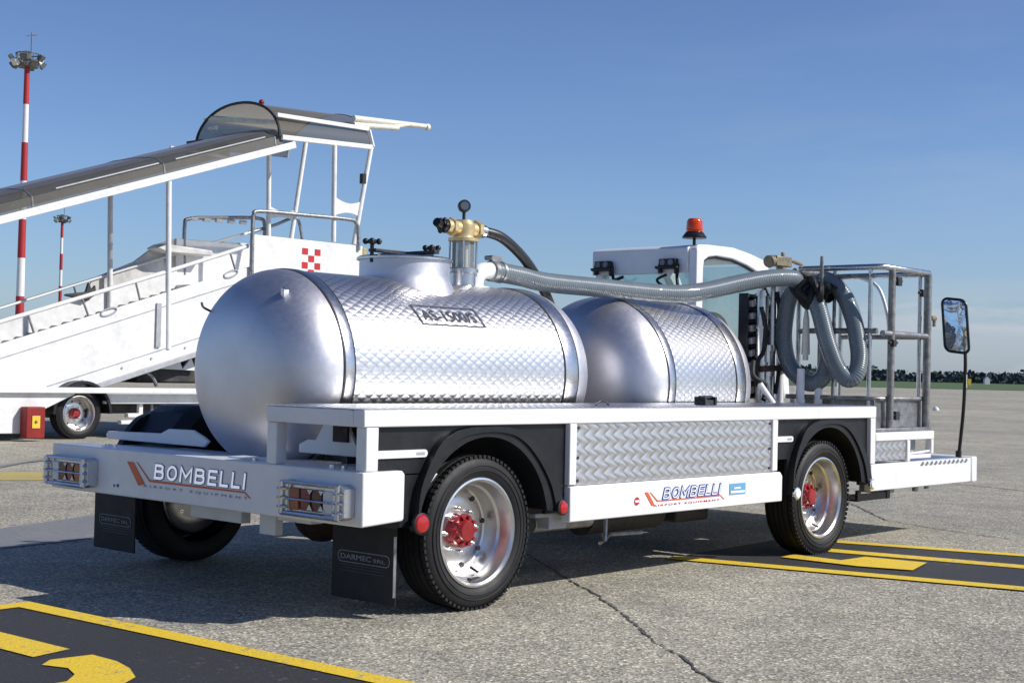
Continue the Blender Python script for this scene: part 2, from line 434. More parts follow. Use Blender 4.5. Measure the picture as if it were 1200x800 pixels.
# painted boxes on the apron
def strip(a, b, wd):
    a, b = Vector(a), Vector(b); n = (b-a).normalized(); n = Vector((-n.y, n.x))*wd/2
    return [tuple(a+n), tuple(b+n), tuple(b-n), tuple(a-n)]
sheet('black_painted_field', [[(-.62, 1.46), (-.50, -3.2), (-4.0, -3.4), (-4.0, 1.35)]], 'black_marking', .004)
sheet('yellow_border_marking', [[(-.655, 1.52), (-.51, -1.6), (-.61, -1.6), (-.765, 1.41), (-4.0, 1.33), (-4.0, 1.44)]], 'yellow_marking', .008)
arc = lambda cx, cy, rx, ry, a0, a1, n=14: [(cx+rx*math.cos(a0+(a1-a0)*i/n), cy+ry*math.sin(a0+(a1-a0)*i/n)) for i in range(n+1)]
# stencilled character of the near box: a wide stroke with a stencil gap
sheet('yellow_stencil_character', [
    [(-1.13, .98), (-1.11, .43), (-1.29, .385), (-1.31, .93), (-1.38, 1.05), (-1.8, 1.07), (-1.8, 1.25), (-1.33, 1.24)],
    [(-1.27, .30), (-1.105, .28), (-1.105, .12), (-1.14, -.02), (-1.21, -.16), (-1.34, -.25), (-1.8, -.27), (-1.8, -.07), (-1.42, -.06), (-1.34, .02), (-1.30, .13), (-1.34, .24)]], 'yellow_marking', .008)
sheet('black_painted_strip', [[(3.08, .55), (4.62, .66), (5.20, -1.5), (5.5, -3.0), (3.75, -3.2), (3.45, -1.5)]], 'black_marking', .004)
for a_, b_, w_ in (((3.06, .55), (3.66, -2.0), .15), ((4.62, .5), (5.45, -2.4), .13), ((4.14, .35), (4.62, -2.0), .17)): sheet('yellow_line_marking', [strip(a_, b_, w_)], 'yellow_marking', .008)
sheet('yellow_stencil_mark', [[(4.045, -.235), (4.10, -.62), (3.70, -.72), (3.60, -.42), (3.60, .10), (3.78, .12), (3.77, -.22)]], 'yellow_marking', .012)
sheet('yellow_far_line', [[(3.47-20, 8.42+11.4), (3.12, 8.62), (6.6, 6.63), (6.1, 5.75), (2.62, 7.7), (2.99-20, 7.59+11.4)]], 'yellow_faded', .004)
sheet('tar_band', [[(-3, 2.0), (.70, 4.25), (1.60, 4.60), (3.5, 5.4), (3.5, 4.5), (.72, 3.40), (.18, 3.32), (-3, 1.2)]], 'tar_patch', .004)
sheet('tar_line', [[(3.53-6, 9.34-1.9), (3.53, 9.34), (4.5, 10.1), (8, 12.1), (8, 11.8), (3.96, 9.6), (3.3, 9.0), (-2.4, 7.1)]], 'tar_patch', .008)
def crack(name, pts, wd, jag, z):
    ps = []; L = [Vector(p) for p in pts]
    for a, b in zip(L, L[1:]):
        n = max(2, int((b-a).length/.03))
        for i in range(n): ps.append(a+(b-a)*i/n)
    ps.append(L[-1]); le, ri = [], []; dr = 0
    for i, p in enumerate(ps):
        t = (ps[min(i+1, len(ps)-1)]-ps[max(i-1, 0)]).normalized(); n = Vector((-t.y, t.x))
        dr = dr*.55+random.uniform(-1, 1)*jag; k = wd*random.uniform(.25, 1.5)
        le.append(p+n*(dr+k)); ri.append(p+n*(dr-k))
    mb = MB()
    for i in range(len(ps)-1):
        mb.add([(*le[i], z), (*ri[i], z), (*ri[i+1], z), (*le[i+1], z)], [(0, 1, 2, 3)])
    o = mb.build(name, 'tar_seam', smooth=False); o['kind'] = 'structure'
crack('ground_crack', [(4.2, 3.4), (2.73, 1.54), (1.95, .48), (1.55, -.07), (1.18, -.53), (.77, -.99), (.58, -1.25), (.38, -1.49), (-.5, -2.7)], .0065, .009, .004)
crack('ground_seam', [(14.0, 6.6), (11.58, 3.74), (10.84, 2.43), (10.53, 1.35), (9.2, -3)], .014, .012, .004)
crack('ground_seam', [(8.6, 2.6), (6.37, .79), (6.11, .24), (5.9, -.4)], .007, .01, .005)
crack('ground_seam', [vp(92, -60), vp(90, 100)], .07, .01, .004)
crack('ground_seam', [vp(60, -60), vp(58, 90)], .06, .01, .004)
crack('ground_seam', [vp(38, -40), vp(37.5, 60)], .03, .01, .004)

# far-off wood beyond the grass
mb = MB()
def hgt(x): return 8.4+1.3*math.sin(x*.013+1)+1.0*math.sin(x*.041)+.9*math.sin(x*.11+2)+.6*math.sin(x*.29)
for i in range(11000):
    s_ = random.uniform(-470, 470); d = 880+random.random()*45
    H = hgt(s_+i % 3*2)+random.gauss(0, .35)
    z = H*random.uniform(.1, .97)
    q = vp(d, s_); r = random.uniform(.7, 1.9)
    a = random.uniform(0, PI); b_ = random.uniform(-.7, .9)
    ux = Vector((math.cos(a), math.sin(a), 0)); uy = Vector((-math.sin(a)*math.sin(b_), math.cos(a)*math.sin(b_), math.cos(b_)))
    pts = []
    for k in range(6):
        t = 2*PI*k/6; rr = r*random.uniform(.6, 1.2); pts.append(Vector((q[0], q[1], max(z, .3)))+ux*math.cos(t)*rr+uy*math.sin(t)*rr*.8)
    mb.add(pts, [list(range(6))])
core = [(s_, hgt(s_)-.9+random.uniform(-.5, .5)) for s_ in range(-480, 481, 3)]
vs = []
for s_, h_ in core: vs += [(*vp(905, s_), 0), (*vp(905, s_), h_)]
mb.add(vs, [(2*i, 2*i+2, 2*i+3, 2*i+1) for i in range(len(core)-1)])
o = mb.build('distant_woodland', 'woodland', smooth=False)
tag(o, 'dark line of distant trees beyond the grass at the edge of the apron', 'trees', kind='stuff')

# ------------------------------------------------------------------ light masts
def mast(loc, H, r0, r1, bands, label, small=False):
    t = thing('light_mast', label, 'light mast', loc, 'striped apron light masts')
    n = bands; bands_ = []; mw = MB()
    for i in range(n):
        z0, z1 = H*i/n, H*(i+1)/n; a = r0+(r1-r0)*i/n; b = r0+(r1-r0)*(i+1)/n
        if (n-i) % 2 == 1: bands_.append((z0, z1, a, b))
    mw.lathe([(0, r0), (H, r1)], loc, (0, 0, 1), 16); p = mw.build('pole', 'mast_white', t)
    for z0, z1, a, b in bands_: MB().lathe([(z0, a+.012), (z1, b+.012)], loc, (0, 0, 1), 16).build('red_band', 'mast_red', p)
    X = Vector(loc)
    pl = MB(); pl.lathe([(H-.1, 0), (H-.1, .8), (H+.1, .85), (H+.1, 0)], X, (0, 0, 1), 16)
    pl.tube([X+Vector((.85*math.cos(a), .85*math.sin(a), H+.9)) for a in [2*PI*k/14 for k in range(14)]], .05, 6, closed=True)
    for k in range(8):
        a = 2*PI*k/8; pl.tube([X+Vector((.85*math.cos(a), .85*math.sin(a), H+z)) for z in (0, .9)], .04, 5)
    pl.tube([X+Vector((0, 0, H)), X+Vector((0, 0, H+1.1))], .3, 8)
    pl.tube([X+Vector((.3, 0, H+1)), X+Vector((.3, 0, H+2.6))], .05, 6)
    pl.tube([X+Vector((-.1, 0, H+2.3)), X+Vector((.7, 0, H+2.5))], .05, 6)
    pl.build('platform', 'lamp_head', t)
    for k in range(10):
        a = 2*PI*k/10+.2; d = Vector((math.cos(a), math.sin(a), 0)); c = X+d*1.15+Vector((0, 0, H+(.1 if k % 2 else .55)))
        up = Vector((0, 0, 1)); nrm = (d+Vector((0, 0, -.8))).normalized(); sd = up.cross(d)
        fb = MB().obox(c, nrm*.13, sd*.26, nrm.cross(sd)*.24).tube([X+d*.7+Vector((0, 0, H+.1)), c], .05, 5)
        fb.build('floodlight', 'lamp_head' if k % 5 else 'cream_paint', t)
mast((52.6, 95.55, 0), 23.4, .34, .19, 8, 'nearer and taller red and white striped light mast above the boarding stairs')
mast((117.4, 197.75, 0), 22.8, .30, .2, 9, 'farther and smaller red and white striped light mast seen below the stair canopy')

# ------------------------------------------------------------------ wheels
def wheel(parent, cx, cy, R=.36, out=-1, width=.225, hub='red_paint', rim='rim_steel'):
    """cy = plane of the outer side wall, out = -1 faces -y"""
    s = -out                     # inward direction along y
    ax = (0, s, 0); c = (cx, cy, R)
    k = R/.36
    rm = MB()
    rm.lathe([(.020*k, .258*k), (.006*k, .256*k), (.004*k, .247*k), (.014*k, .236*k), (.040*k, .228*k), (.075*k, .224*k), (.085*k, .214*k), (.158*k, .206*k),
              (.163*k, .198*k), (.150*k, .180*k), (.138*k, .150*k), (.138*k, .115*k), (.140*k, .07*k), (.140*k, 0)], c, ax, 72)
    w_ = rm.build('wheel', rim, parent, ang=30)
    # hand holes: dark inset discs
    for i in range(8):
        a = 2*PI*i/8+.2; r = .172*k
        p = Vector((cx+r*math.cos(a), cy+s*.141*k, R+r*math.sin(a)))
        MB().cyl(p, p-Vector((0, s*.006*k, 0)), .013*k, 12).build('hand_hole', 'black_metal', w_)
    ty = MB()
    W = width
    prof = [(.022, .250), (.008, .262), (-.002, .285), (-.004, .305), (.002, .325), (.004, .331), (.012, .346), (.026, .355), (.036, .358), (.037, .350), (.045, .350), (.046, .360),
            (.075, .361), (.076, .352), (.084, .352), (.085, .362), (W/2-.004, .362), (W/2-.003, .353), (W/2+.003, .353), (W/2+.004, .362), (W-.085, .362), (W-.084, .352), (W-.076, .352), (W-.075, .361),
            (W-.046, .360), (W-.045, .35), (W-.037, .35), (W-.036, .358), (W-.022, .353), (W-.008, .340), (W, .32), (W, .28), (W-.01, .25)]
    ty.lathe([(a*k, b*k) for a, b in prof], c, ax, 96)
    for rr in (.290, .312):     # moulded sidewall rings
        ty.lathe([(-.0035*k, (rr-.003)*k), (-.0065*k, rr*k), (-.0035*k, (rr+.003)*k)], c, ax, 96)
    for i in range(72):         # shoulder tread blocks
        a = 2*PI*i/72
        d = Vector((math.cos(a), 0, math.sin(a))); tt = Vector((-math.sin(a), 0, math.cos(a)))
        ty.obox(Vector(c)+d*.3545*k+Vector((0, s*.020*k, 0)), d*.0065*k, Vector((0, .014*k, 0)), tt*.0095*k)
    ty.build('tyre', 'black_rubber', w_, ang=35)
    hb = MB()
    hb.lathe([(.140*k, .082*k), (.105*k, .080*k), (.098*k, .074*k), (.094*k, .058*k), (.078*k, .052*k), (.070*k, .044*k), (.068*k, .02*k), (.068*k, 0)], c, ax, 40)
    for i in range(10):
        a = 2*PI*i/10
        p = Vector((cx+.066*k*math.cos(a), cy+s*.101*k, R+.066*k*math.sin(a)))
        hb.cyl(p, p-Vector((0, s*.020*k, 0)), .0095*k, 6)
    hb.build('hub', hub, w_, ang=30)
    for i in range(8):
        a = 2*PI*i/8+.1
        p = Vector((cx+.105*k*math.cos(a), cy+s*.141*k, R+.105*k*math.sin(a)))
        MB().cyl(p, p-Vector((0, s*.022*k, 0)), .011*k, 6).cyl(p, p-Vector((0, s*.034*k, 0)), .006*k, 8).build('wheel_nut', 'chrome', w_)
    vv = MB(); vv.tube([(cx+.05*k, cy+s*.10*k, R-.175*k), (cx+.06*k, cy+s*.06*k, R-.195*k)], .006*k, 8)
    vv.obox((cx+.03*k, cy+s*.055*k, R-.222*k), (.035*k, 0, 0), (0, .012*k, 0), (0, 0, .005*k)).build('valve', 'black_metal', w_)
    return w_

# ================================================================== THE SERVICE TRUCK
T = thing('service_truck', 'white airport service truck with two quilted silver tanks, coiled suction hose and red hubs', 'truck', (3.0, 1.22, 0))
W = 2.45; D = .936
TY = 1.24
# --- tanks
def tank(R, zc, xa, xb, xc, xd, dep):
    mb = MB(); mb.lathe([(xb, R), (xc, R)], (0, TY, zc), (1, 0, 0), 128)
    t = mb.build('tank', 'quilted_tank', T, ang=60)
    def head(x, s):
        n = 22; return [(x+s*dep*math.sin(PI/2*i/n)**1.0, R*math.cos(PI/2*i/n)**(2/2.75)) for i in range(n+1)]
    h = MB(); h.lathe([(xa+.012, R-.001)]+head(xa, -1), (0, TY, zc), (1, 0, 0), 128); h.build('tank_end', 'dome_metal', t, ang=60)
    h = MB(); h.lathe([(xd-.012, R-.001)]+head(xd, 1), (0, TY, zc), (1, 0, 0), 128); h.build('tank_end', 'dome_metal', t, ang=60)
    for a, b in ((xa, xb), (xc, xd)):
        s = MB(); s.lathe([(a+.004, R-.004), (a+.006, R+.004), (a+.012, R+.006), (b-.012, R+.006), (b-.006, R+.004), (b-.004, R-.004)], (0, TY, zc), (1, 0, 0), 128)
        s.build('band', 'band_metal', t, ang=50)
        g = MB()
        for x in (a, b): g.lathe([(x-.005, R-.003), (x-.004, R+.0035), (x+.004, R+.0035), (x+.005, R-.003)], (0, TY, zc), (1, 0, 0), 96)
        g.build('seam', 'black_metal', t)
    return t
R1, Z1 = .5137, 1.094
tk1 = tank(R1, Z1, .532, .602, 2.225, 2.345, .305)
R2, Z2 = .562, 1.048
tk2 = tank(R2, Z2, 3.19, 3.262, 3.965, 4.074, .30)
# lifting eyes
e = MB(); e.obox((.36, .985, 1.475), (.02, .004, 0), (0, .012, .006), (-.006, -.008, .02)); e.build('lifting_eye', 'chrome', tk1, bevel=.003)
e = MB(); e.tube(spline([(.345, 1.53, 1.38), (.30, 1.555, 1.405), (.295, 1.565, 1.43)], 4), .006, 8); e.build('lifting_eye', 'black_metal', tk1)
# manhole
mh = MB(); mc = (1.42, TY, 0)
mh.lathe([(1.50, .30), (1.575, .272), (1.60, .258), (1.63, .252), (1.715, .252)], mc, (0, 0, 1), 72)
M1 = mh.build('manhole', 'dome_metal', tk1)
mh = MB(); mh.lathe([(1.712, .255), (1.712, .268), (1.724, .268), (1.732, .255), (1.744, .12), (1.746, 0)], mc, (0, 0, 1), 72)
M1.name = 'manhole'
mh.build('manhole_lid', 'steel', tk1)
mh = MB()
mh.box(1.17, 1.62, TY-.03, TY+.03, 1.748, 1.765)
mh.bar((1.42, TY-.25, 1.755), (1.42, TY+.2, 1.752), .04, .02)
mh.build('lid_clamp', 'black_metal', tk1, bevel=.003)
for kx in (1.17, 1.63):
    k = MB(); k.cyl((kx, TY, 1.69), (kx, TY, 1.80), .011, 10)
    k.lathe([(0, 0), (0, .02), (.012, .03), (.024, .02), (.026, 0)], (kx, TY, 1.79), (0, 0, 1), 12)
    for i in range(4):
        a = PI/4+i*PI/2; k.ball((kx+.036*math.cos(a), TY+.036*math.sin(a), 1.803), .017, 10)
    k.build('knob', 'black_plastic', tk1)
# sight glass column
sx = 1.89
sg = MB(); sg.lathe([(1.56, .12), (1.60, .09), (1.605, .078), (1.675, .078), (1.68, .094), (1.70, .094), (1.70, 0)], (sx, TY, 0), (0, 0, 1), 40)
V1 = sg.build('overflow_column', 'steel', tk1)
V1 = V1
g_ = MB(); g_.lathe([(1.70, .064), (1.865, .064)], (sx, TY, 0), (0, 0, 1), 40); g_.build('sight_glass', 'clear_tube', tk1)
g_ = MB(); g_.lathe([(1.70, .030), (1.865, .030)], (sx, TY, 0), (0, 0, 1), 20); g_.build('float_tube', 'white_paint', tk1)
rd = MB()
for i in range(4):
    a = PI/4+i*PI/2; rd.cyl((sx+.078*math.cos(a), TY+.078*math.sin(a), 1.66), (sx+.078*math.cos(a), TY+.078*math.sin(a), 1.885), .006, 8)
rd.build('tie_rods', 'steel', tk1)
rd = MB(); rd.lathe([(1.692, 0), (1.692, .088), (1.706, .088), (1.706, 0)], (sx, TY, 0), (0, 0, 1), 30); rd.build('gasket', 'brass_worn', tk1)
br = MB(); br.lathe([(1.862, 0), (1.862, .088), (1.88, .090), (1.885, .062), (1.90, .058), (1.93, .066), (1.96, .066), (1.985, .05), (1.99, 0)], (sx, TY, 0), (0, 0, 1), 32)
br.cyl((1.74, TY, 1.94), (2.05, TY, 1.935), .042, 20); br.cyl((1.775, TY, 1.94), (1.80, TY, 1.94), .054, 6); br.cyl((1.985, TY, 1.94), (2.015, TY, 1.94), .056, 6)
br.build('brass_valve', 'brass', tk1, ang=30)
hd = MB(); hd.cyl((1.70, TY, 1.94), (1.745, TY, 1.94), .036, 18); hd.cyl((1.655, TY-.01, 1.955), (1.70, TY, 1.94), .026, 12)
for i in range(6):
    a = i*PI/3; hd.ball((1.715, TY+.034*math.cos(a), 1.94+.034*math.sin(a)), .016, 8)
hd.build('valve_handle', 'black_plastic', tk1)
gg = MB(); gg.cyl((sx, TY, 1.985), (sx, TY, 2.035), .010, 10); gn = Vector((-.6, -.8, 0)).normalized()
gg.lathe([(-.022, 0), (-.022, .030), (-.014, .037), (.016, .037), (.022, .032), (.022, .0)], (sx, TY, 2.068), gn, 30)
G1 = gg.build('pressure_gauge', 'black_metal', tk1)
gf = MB(); gf.lathe([(.0235, 0), (.0235, .024)], Vector((sx, TY, 2.068)), gn, 24); gf.build('gauge_dial', 'dark_dial', tk1)
# small black hose
hs = MB(); hs.tube(spline([(2.02, 1.23, 1.936), (2.17, 1.2, 1.91), (2.345, 1.2, 1.825), (2.475, 1.2, 1.724), (2.593, 1.2, 1.598), (2.675, 1.2, 1.45), (2.72, 1.2, 1.15), (2.72, 1.2, .9)], 8), .031, 16)
hs.build('vent_hose', 'black_hose', T)
hs = MB(); hs.cyl((2.0, 1.23, 1.937), (2.05, 1.225, 1.933), .038, 16); hs.build('hose_clamp', 'steel', T)
# elbow and big corrugated hose
eb = MB(); eb.tube(spline([(2.0, TY, 1.56), (2.0, TY, 1.64), (2.03, TY, 1.69), (2.10, TY, 1.707), (2.19, TY, 1.705)], 6), .05, 20)
eb.lathe([(1.58, .10), (1.605, .085), (1.612, .05)], (2.0, TY, 0), (0, 0, 1), 24)
eb.build('outlet_elbow', 'white_paint', T)
cp = MB(); cp.cyl((2.13, TY, 1.707), (2.16, TY, 1.707), .064, 24); cp.cyl((2.20, TY, 1.705), (2.22, TY, 1.705), .066, 24); cp.box(2.13, 2.22, TY-.012, TY+.012, 1.765, 1.80)
cp.cyl((2.12, TY-.03, 1.785), (2.12, TY+.03, 1.785), .014, 10); cp.build('hose_clamp', 'galvanised', T)
path = [(2.17, 1.24, 1.707), (2.38, 1.22, 1.69), (2.575, 1.18, 1.665), (2.983, 1.1, 1.656), (3.395, 1.0, 1.645), (3.627, .92, 1.648), (3.837, .86, 1.678), (4.085, .78, 1.737), (4.312, .70, 1.784), (4.50, .64, 1.803), (4.64, .64, 1.795),
        (4.70, .68, 1.76), (4.71, .737, 1.68), (4.71, .762, 1.58), (4.71, .778, 1.40), (4.72, .745, 1.233), (4.73, .665, 1.130), (4.76, .56, 1.08), (4.80, .468, 1.124), (4.83, .431, 1.254), (4.85, .440, 1.390), (4.86, .490, 1.55), (4.86, .53, 1.70),
        (4.87, .49, 1.80), (4.88, .42, 1.79), (4.87, .315, 1.69), (4.86, .241, 1.529), (4.84, .206, 1.385), (4.82, .19, 1.257), (4.78, .208, 1.158), (4.74, .265, 1.115), (4.70, .337, 1.170), (4.68, .392, 1.273), (4.66, .441, 1.402), (4.65, .495, 1.581), (4.66, .555, 1.701)]
path = [p if i < 11 else (4.72+(p[0]-4.72)*.85, p[1]+(p[0]-4.72)*.42, p[2]) for i, p in enumerate(path)]
hs = MB(); hs.tube(spline(path, 9), .060, 24); hs.build('suction_hose', 'ribbed_hose', T, ang=80)
# strap bundle and hook post
st = MB()
for i, (yy, rr, xx) in enumerate(((.66, .070, 4.70), (.60, .078, 4.72), (.52, .075, 4.76), (.46, .066, 4.78))):
    st.lathe([(-.035, rr-.012), (-.03, rr), (.03, rr), (.035, rr-.012)], (xx, yy, 1.735-(i-1)*.012), (0, .8, .5 if i % 2 else -.4), 18)
for k, (ca, cb_, ra, rb_, tl) in enumerate(((.56, 1.735, .085, .070, .3), (.53, 1.72, .095, .062, .9), (.60, 1.75, .060, .085, -.4), (.50, 1.70, .070, .07, -.8), (.55, 1.70, .05, .09, .1))):
    st.tube([(4.66+.035*math.sin(2*a+k)-.006*k, ca+ra*math.cos(a)*math.cos(tl)-rb_*math.sin(a)*math.sin(tl), cb_+ra*math.cos(a)*math.sin(tl)+rb_*math.sin(a)*math.cos(tl)) for a in [2*PI*i/20 for i in range(20)]], .024, 8, closed=True)
st.tube(spline([(4.62, .62, 1.80), (4.59, .58, 1.72), (4.62, .50, 1.64)], 5), .02, 8)
st.build('hose_strap', 'strap_black', T)
pk = MB(); pk.tube([(4.80, .53, D), (4.80, .53, 1.74), (4.78, .52, 1.97)], [.02, .02, .011], 10); pk.build('hose_hook', 'cage_dark', T)

# --- side frames and deck
fr = MB()
fr.box(0.0, 4.62, 0, .07, .862, .936)             # near side beam
fr.box(0.0, .07, .072, .655, .862, .934)          # rear beam
fr.box(.018, .09, .003, .068, .672, .861)         # near corner post
fr.box(.004, .068, .585, .652, .672, .861)
fr.box(1.39, 1.445, 0, .06, .556, .861); fr.box(3.312, 3.37, 0, .06, .556, .861)
fr.box(4.55, 4.619, .002, .06, .556, .861)
far_ = MB(); far_.box(1.30, 4.62, 2.38, 2.45, .862, .936); far_.box(3.9, 3.96, 2.381, 2.449, .56, .863); far_.build('deck_frame', 'white_paint', T, bevel=.005)
fr.build('deck_frame', 'white_paint', T, bevel=.005)
dk = MB(); dk.box(.003, 4.61, .004, .66, .9365, .9415); dk.build('deck_plate', 'quilted_deck', T)
dk = MB(); dk.box(1.32, 4.6, 1.80, 2.44, .9365, .9415); dk.build('deck_plate', 'quilted_deck', T)
dk = MB(); dk.box(1.5, 3.3, .03, .62, .44, .85); dk.build('locker_body', 'grey_paint', T)
pn = MB(); pn.box(1.446, 3.311, .012, .020, .552, .861); P1 = pn.build('quilted_side_panel', 'quilted_panel', T)
rv_ = MB()
for x in (1.465, 3.292):
    for z in (.575, .69, .84): MB().cyl((x, .012, z), (x, .006, z), .008, 10).build('rivet', 'black_metal', P1)
# white skirt with cut upper corner
sk = MB(); sk.prism([(1.392, .372), (3.42, .372), (3.42, .525), (3.395, .549), (1.392, .549)], 'y', -.006, .05)
SK = sk.build('skirt', 'white_paint', T, bevel=.006)
sk = MB(); sk.prism([(1.392, .372), (3.42, .372), (3.42, .525), (3.395, .549), (1.392, .549)], 'y', 2.40, 2.456); sk.build('skirt', 'white_paint', T, bevel=.006)

# --- fenders (near side arches + far side)
def fender(out, inn, y0, y1, ylin, liner=True):
    mb = MB(); n = 40
    def res(p):
        L = [Vector(q) for q in p]; d = [0]
        for a, b in zip(L, L[1:]): d.append(d[-1]+max((b-a).length, 1e-6))
        o = []
        for i in range(n+1):
            t = d[-1]*i/n; k = max(j for j in range(len(d)) if d[j] <= t+1e-9); k = min(k, len(L)-2)
            u = (t-d[k])/(d[k+1]-d[k]); o.append(tuple(L[k]+(L[k+1]-L[k])*u))
        return o
    O, I = res(out), res(inn)
    mid = [((a[0]*.5+b[0]*.5), (a[1]*.5+b[1]*.5)) for a, b in zip(O, I)]
    mb.ringprism(O, mid, 'y', y0, y0+.05); mb.ringprism(mid, I, 'y', y0+.012, y0+.055)
    if liner:
        I2 = [(a+(b-a)*.12, c+(e-c)*.12) for (a, c), (b, e) in zip(I, O)]
        mb.ringprism(I2, I, 'y', y0+.05, ylin)
    return mb
def arch(cx, cz, r, a0, a1, n=30): return [(cx+r*math.cos(a0+(a1-a0)*i/n), cz+r*math.sin(a0+(a1-a0)*i/n)) for i in range(n+1)]
RX, FX = .783, 3.992
outR = [(.325, .40), (.335, .61), (.50, .852), (.985, .856), (1.13, .77), (1.30, .575), (1.352, .42)]
outF = [(x+FX-RX+.005, z) for x, z in outR]
def chaikin(p, k=2):
    for _ in range(k):
        q = [p[0]]
        for a, b in zip(p, p[1:]):
            q += [(a[0]*.78+b[0]*.22, a[1]*.78+b[1]*.22), (a[0]*.22+b[0]*.78, a[1]*.22+b[1]*.78)]
        p = q+[p[-1]]
    return p
outR, outF = chaikin(outR), chaikin(outF)
innR = arch(RX, .36, .448, PI*.965, PI*.06); innF = arch(FX, .36, .448, PI*.965, PI*.06)
for oo, ii in ((outR, innR), (outF, innF)):
    fender(oo, ii, -.012, .04, .42).build('fender', 'black_plastic', T, bevel=.008)
    fender(oo, ii, 2.36, .04, 2.44).build('fender', 'black_plastic', T)
# black backing panels
def backing(x0, x1, cx, zb0, y):
    a = arch(cx, .36, .47, PI*.95, PI*.05)
    mb = MB(); pts = [(x0, zb0), (x0, .861), (x1, .861), (x1, .42), (a[-1][0], .42)]+a[::-1][1:-1]+[(a[0][0], .42), (x0+.16, .42), (x0+.16, zb0)]
    mb.prism(pts, 'y', y, y+.02); return mb
backing(.092, 1.389, RX, .673, .030).build('side_panel', 'black_plastic', T)
backing(3.372, 4.549, FX, .62, .030).build('side_panel', 'black_plastic', T)
mb = MB(); mb.prism([(.43, .70), (.60, .885), (1.20, .885), (1.32, .69), (1.35, .42), (.43, .42)], 'y', 2.0, 2.42); mb.build('fender', 'black_plastic', T, bevel=.06)
for xa_, xb_ in ((.45, 1.36), (3.42, 4.5)): MB().box(xa_, xb_, .60, .64, .40, .86).build('inner_panel', 'black_plastic', T)
# slotted bracket strips on the panels
for x0, x1, zz in ((.094, .405, .742), (3.385, 3.58, .742)):
    b_ = MB(); b_.prism([(x0, zz-.017)]+[(x1-.017+.017*math.sin(a), zz-.017*math.cos(a)) for a in [PI*i/8 for i in range(9)]]+[(x0, zz+.017)], 'y', .018, .029)
    q = b_.build('bracket', 'white_paint', T)
    s_ = MB().box(x1-.07, x1-.02, .016, .018, zz-.006, zz+.006); s_.build('slot', 'grey_paint', q)
# round reflectors
for x, z, m_, r in ((.335, .435, 'red_lens', .043), (1.315, .452, 'red_lens', .033), (3.565, .412, 'decal_white', .033), (4.535, .425, 'decal_white', .030)):
    k = MB(); k.lathe([(0, r+.006), (.014, r+.006), (.016, r)], (x, -.012, z), (0, -1, 0), 28); kk = k.build('reflector', 'black_plastic' if m_ == 'red_lens' else 'chrome', T)
    k = MB(); k.lathe([(.014, r), (.022, r*.85), (.026, r*.4), (.027, 0)], (x, -.012, z), (0, -1, 0), 28); k.build('lens', m_, kk)

# --- rear bumper
bp_ = MB()
bp_.prism([(0, .436), (.24, .45), (.25, .46), (.25, .655), (.235, .671), (0, .671)], 'y', 0, W)
BP = bp_.build('rear_bumper', 'white_paint', T, bevel=.010)
pl = MB(); pl.box(.252, .44, .03, 2.42, .645, .657); pl.box(.10, .20, .74, 1.06, .6715, .679); pl.box(.44, .52, .1, 2.3, .58, .657)
pl.build('rear_deck', 'white_paint', T, bevel=.003)
for y in (.22, .30, .68, .84, 2.0, 2.1): MB().cyl((.09, y, .671), (.09, y, .683), .012, 8).build('bolt', 'chrome', BP)
# tank saddle: cross bar with gussets
cr = MB(); cr.prism([(1.58, .715), (1.62, .685), (2.50, .685), (2.52, .705), (2.50, .728), (2.0, .738), (1.93, .765), (1.72, .768), (1.62, .735)], 'x', .37, .39)
cr.prism([(.86, .70), (.86, .74), (.80, .765), (.74, .765), (.68, .85), (.52, .85), (.46, .76), (.42, .74), (.07, .735), (.07, .70)], 'x', .37, .39)
cr.box(.39, .60, .10, 2.35, .60, .64)
cr.build('tank_saddle', 'white_paint', T, bevel=.004)
cr = MB(); cr.box(.355, .369, .50, .60, .765, .84); cr.build('clamp_plate', 'brown_rust', T)
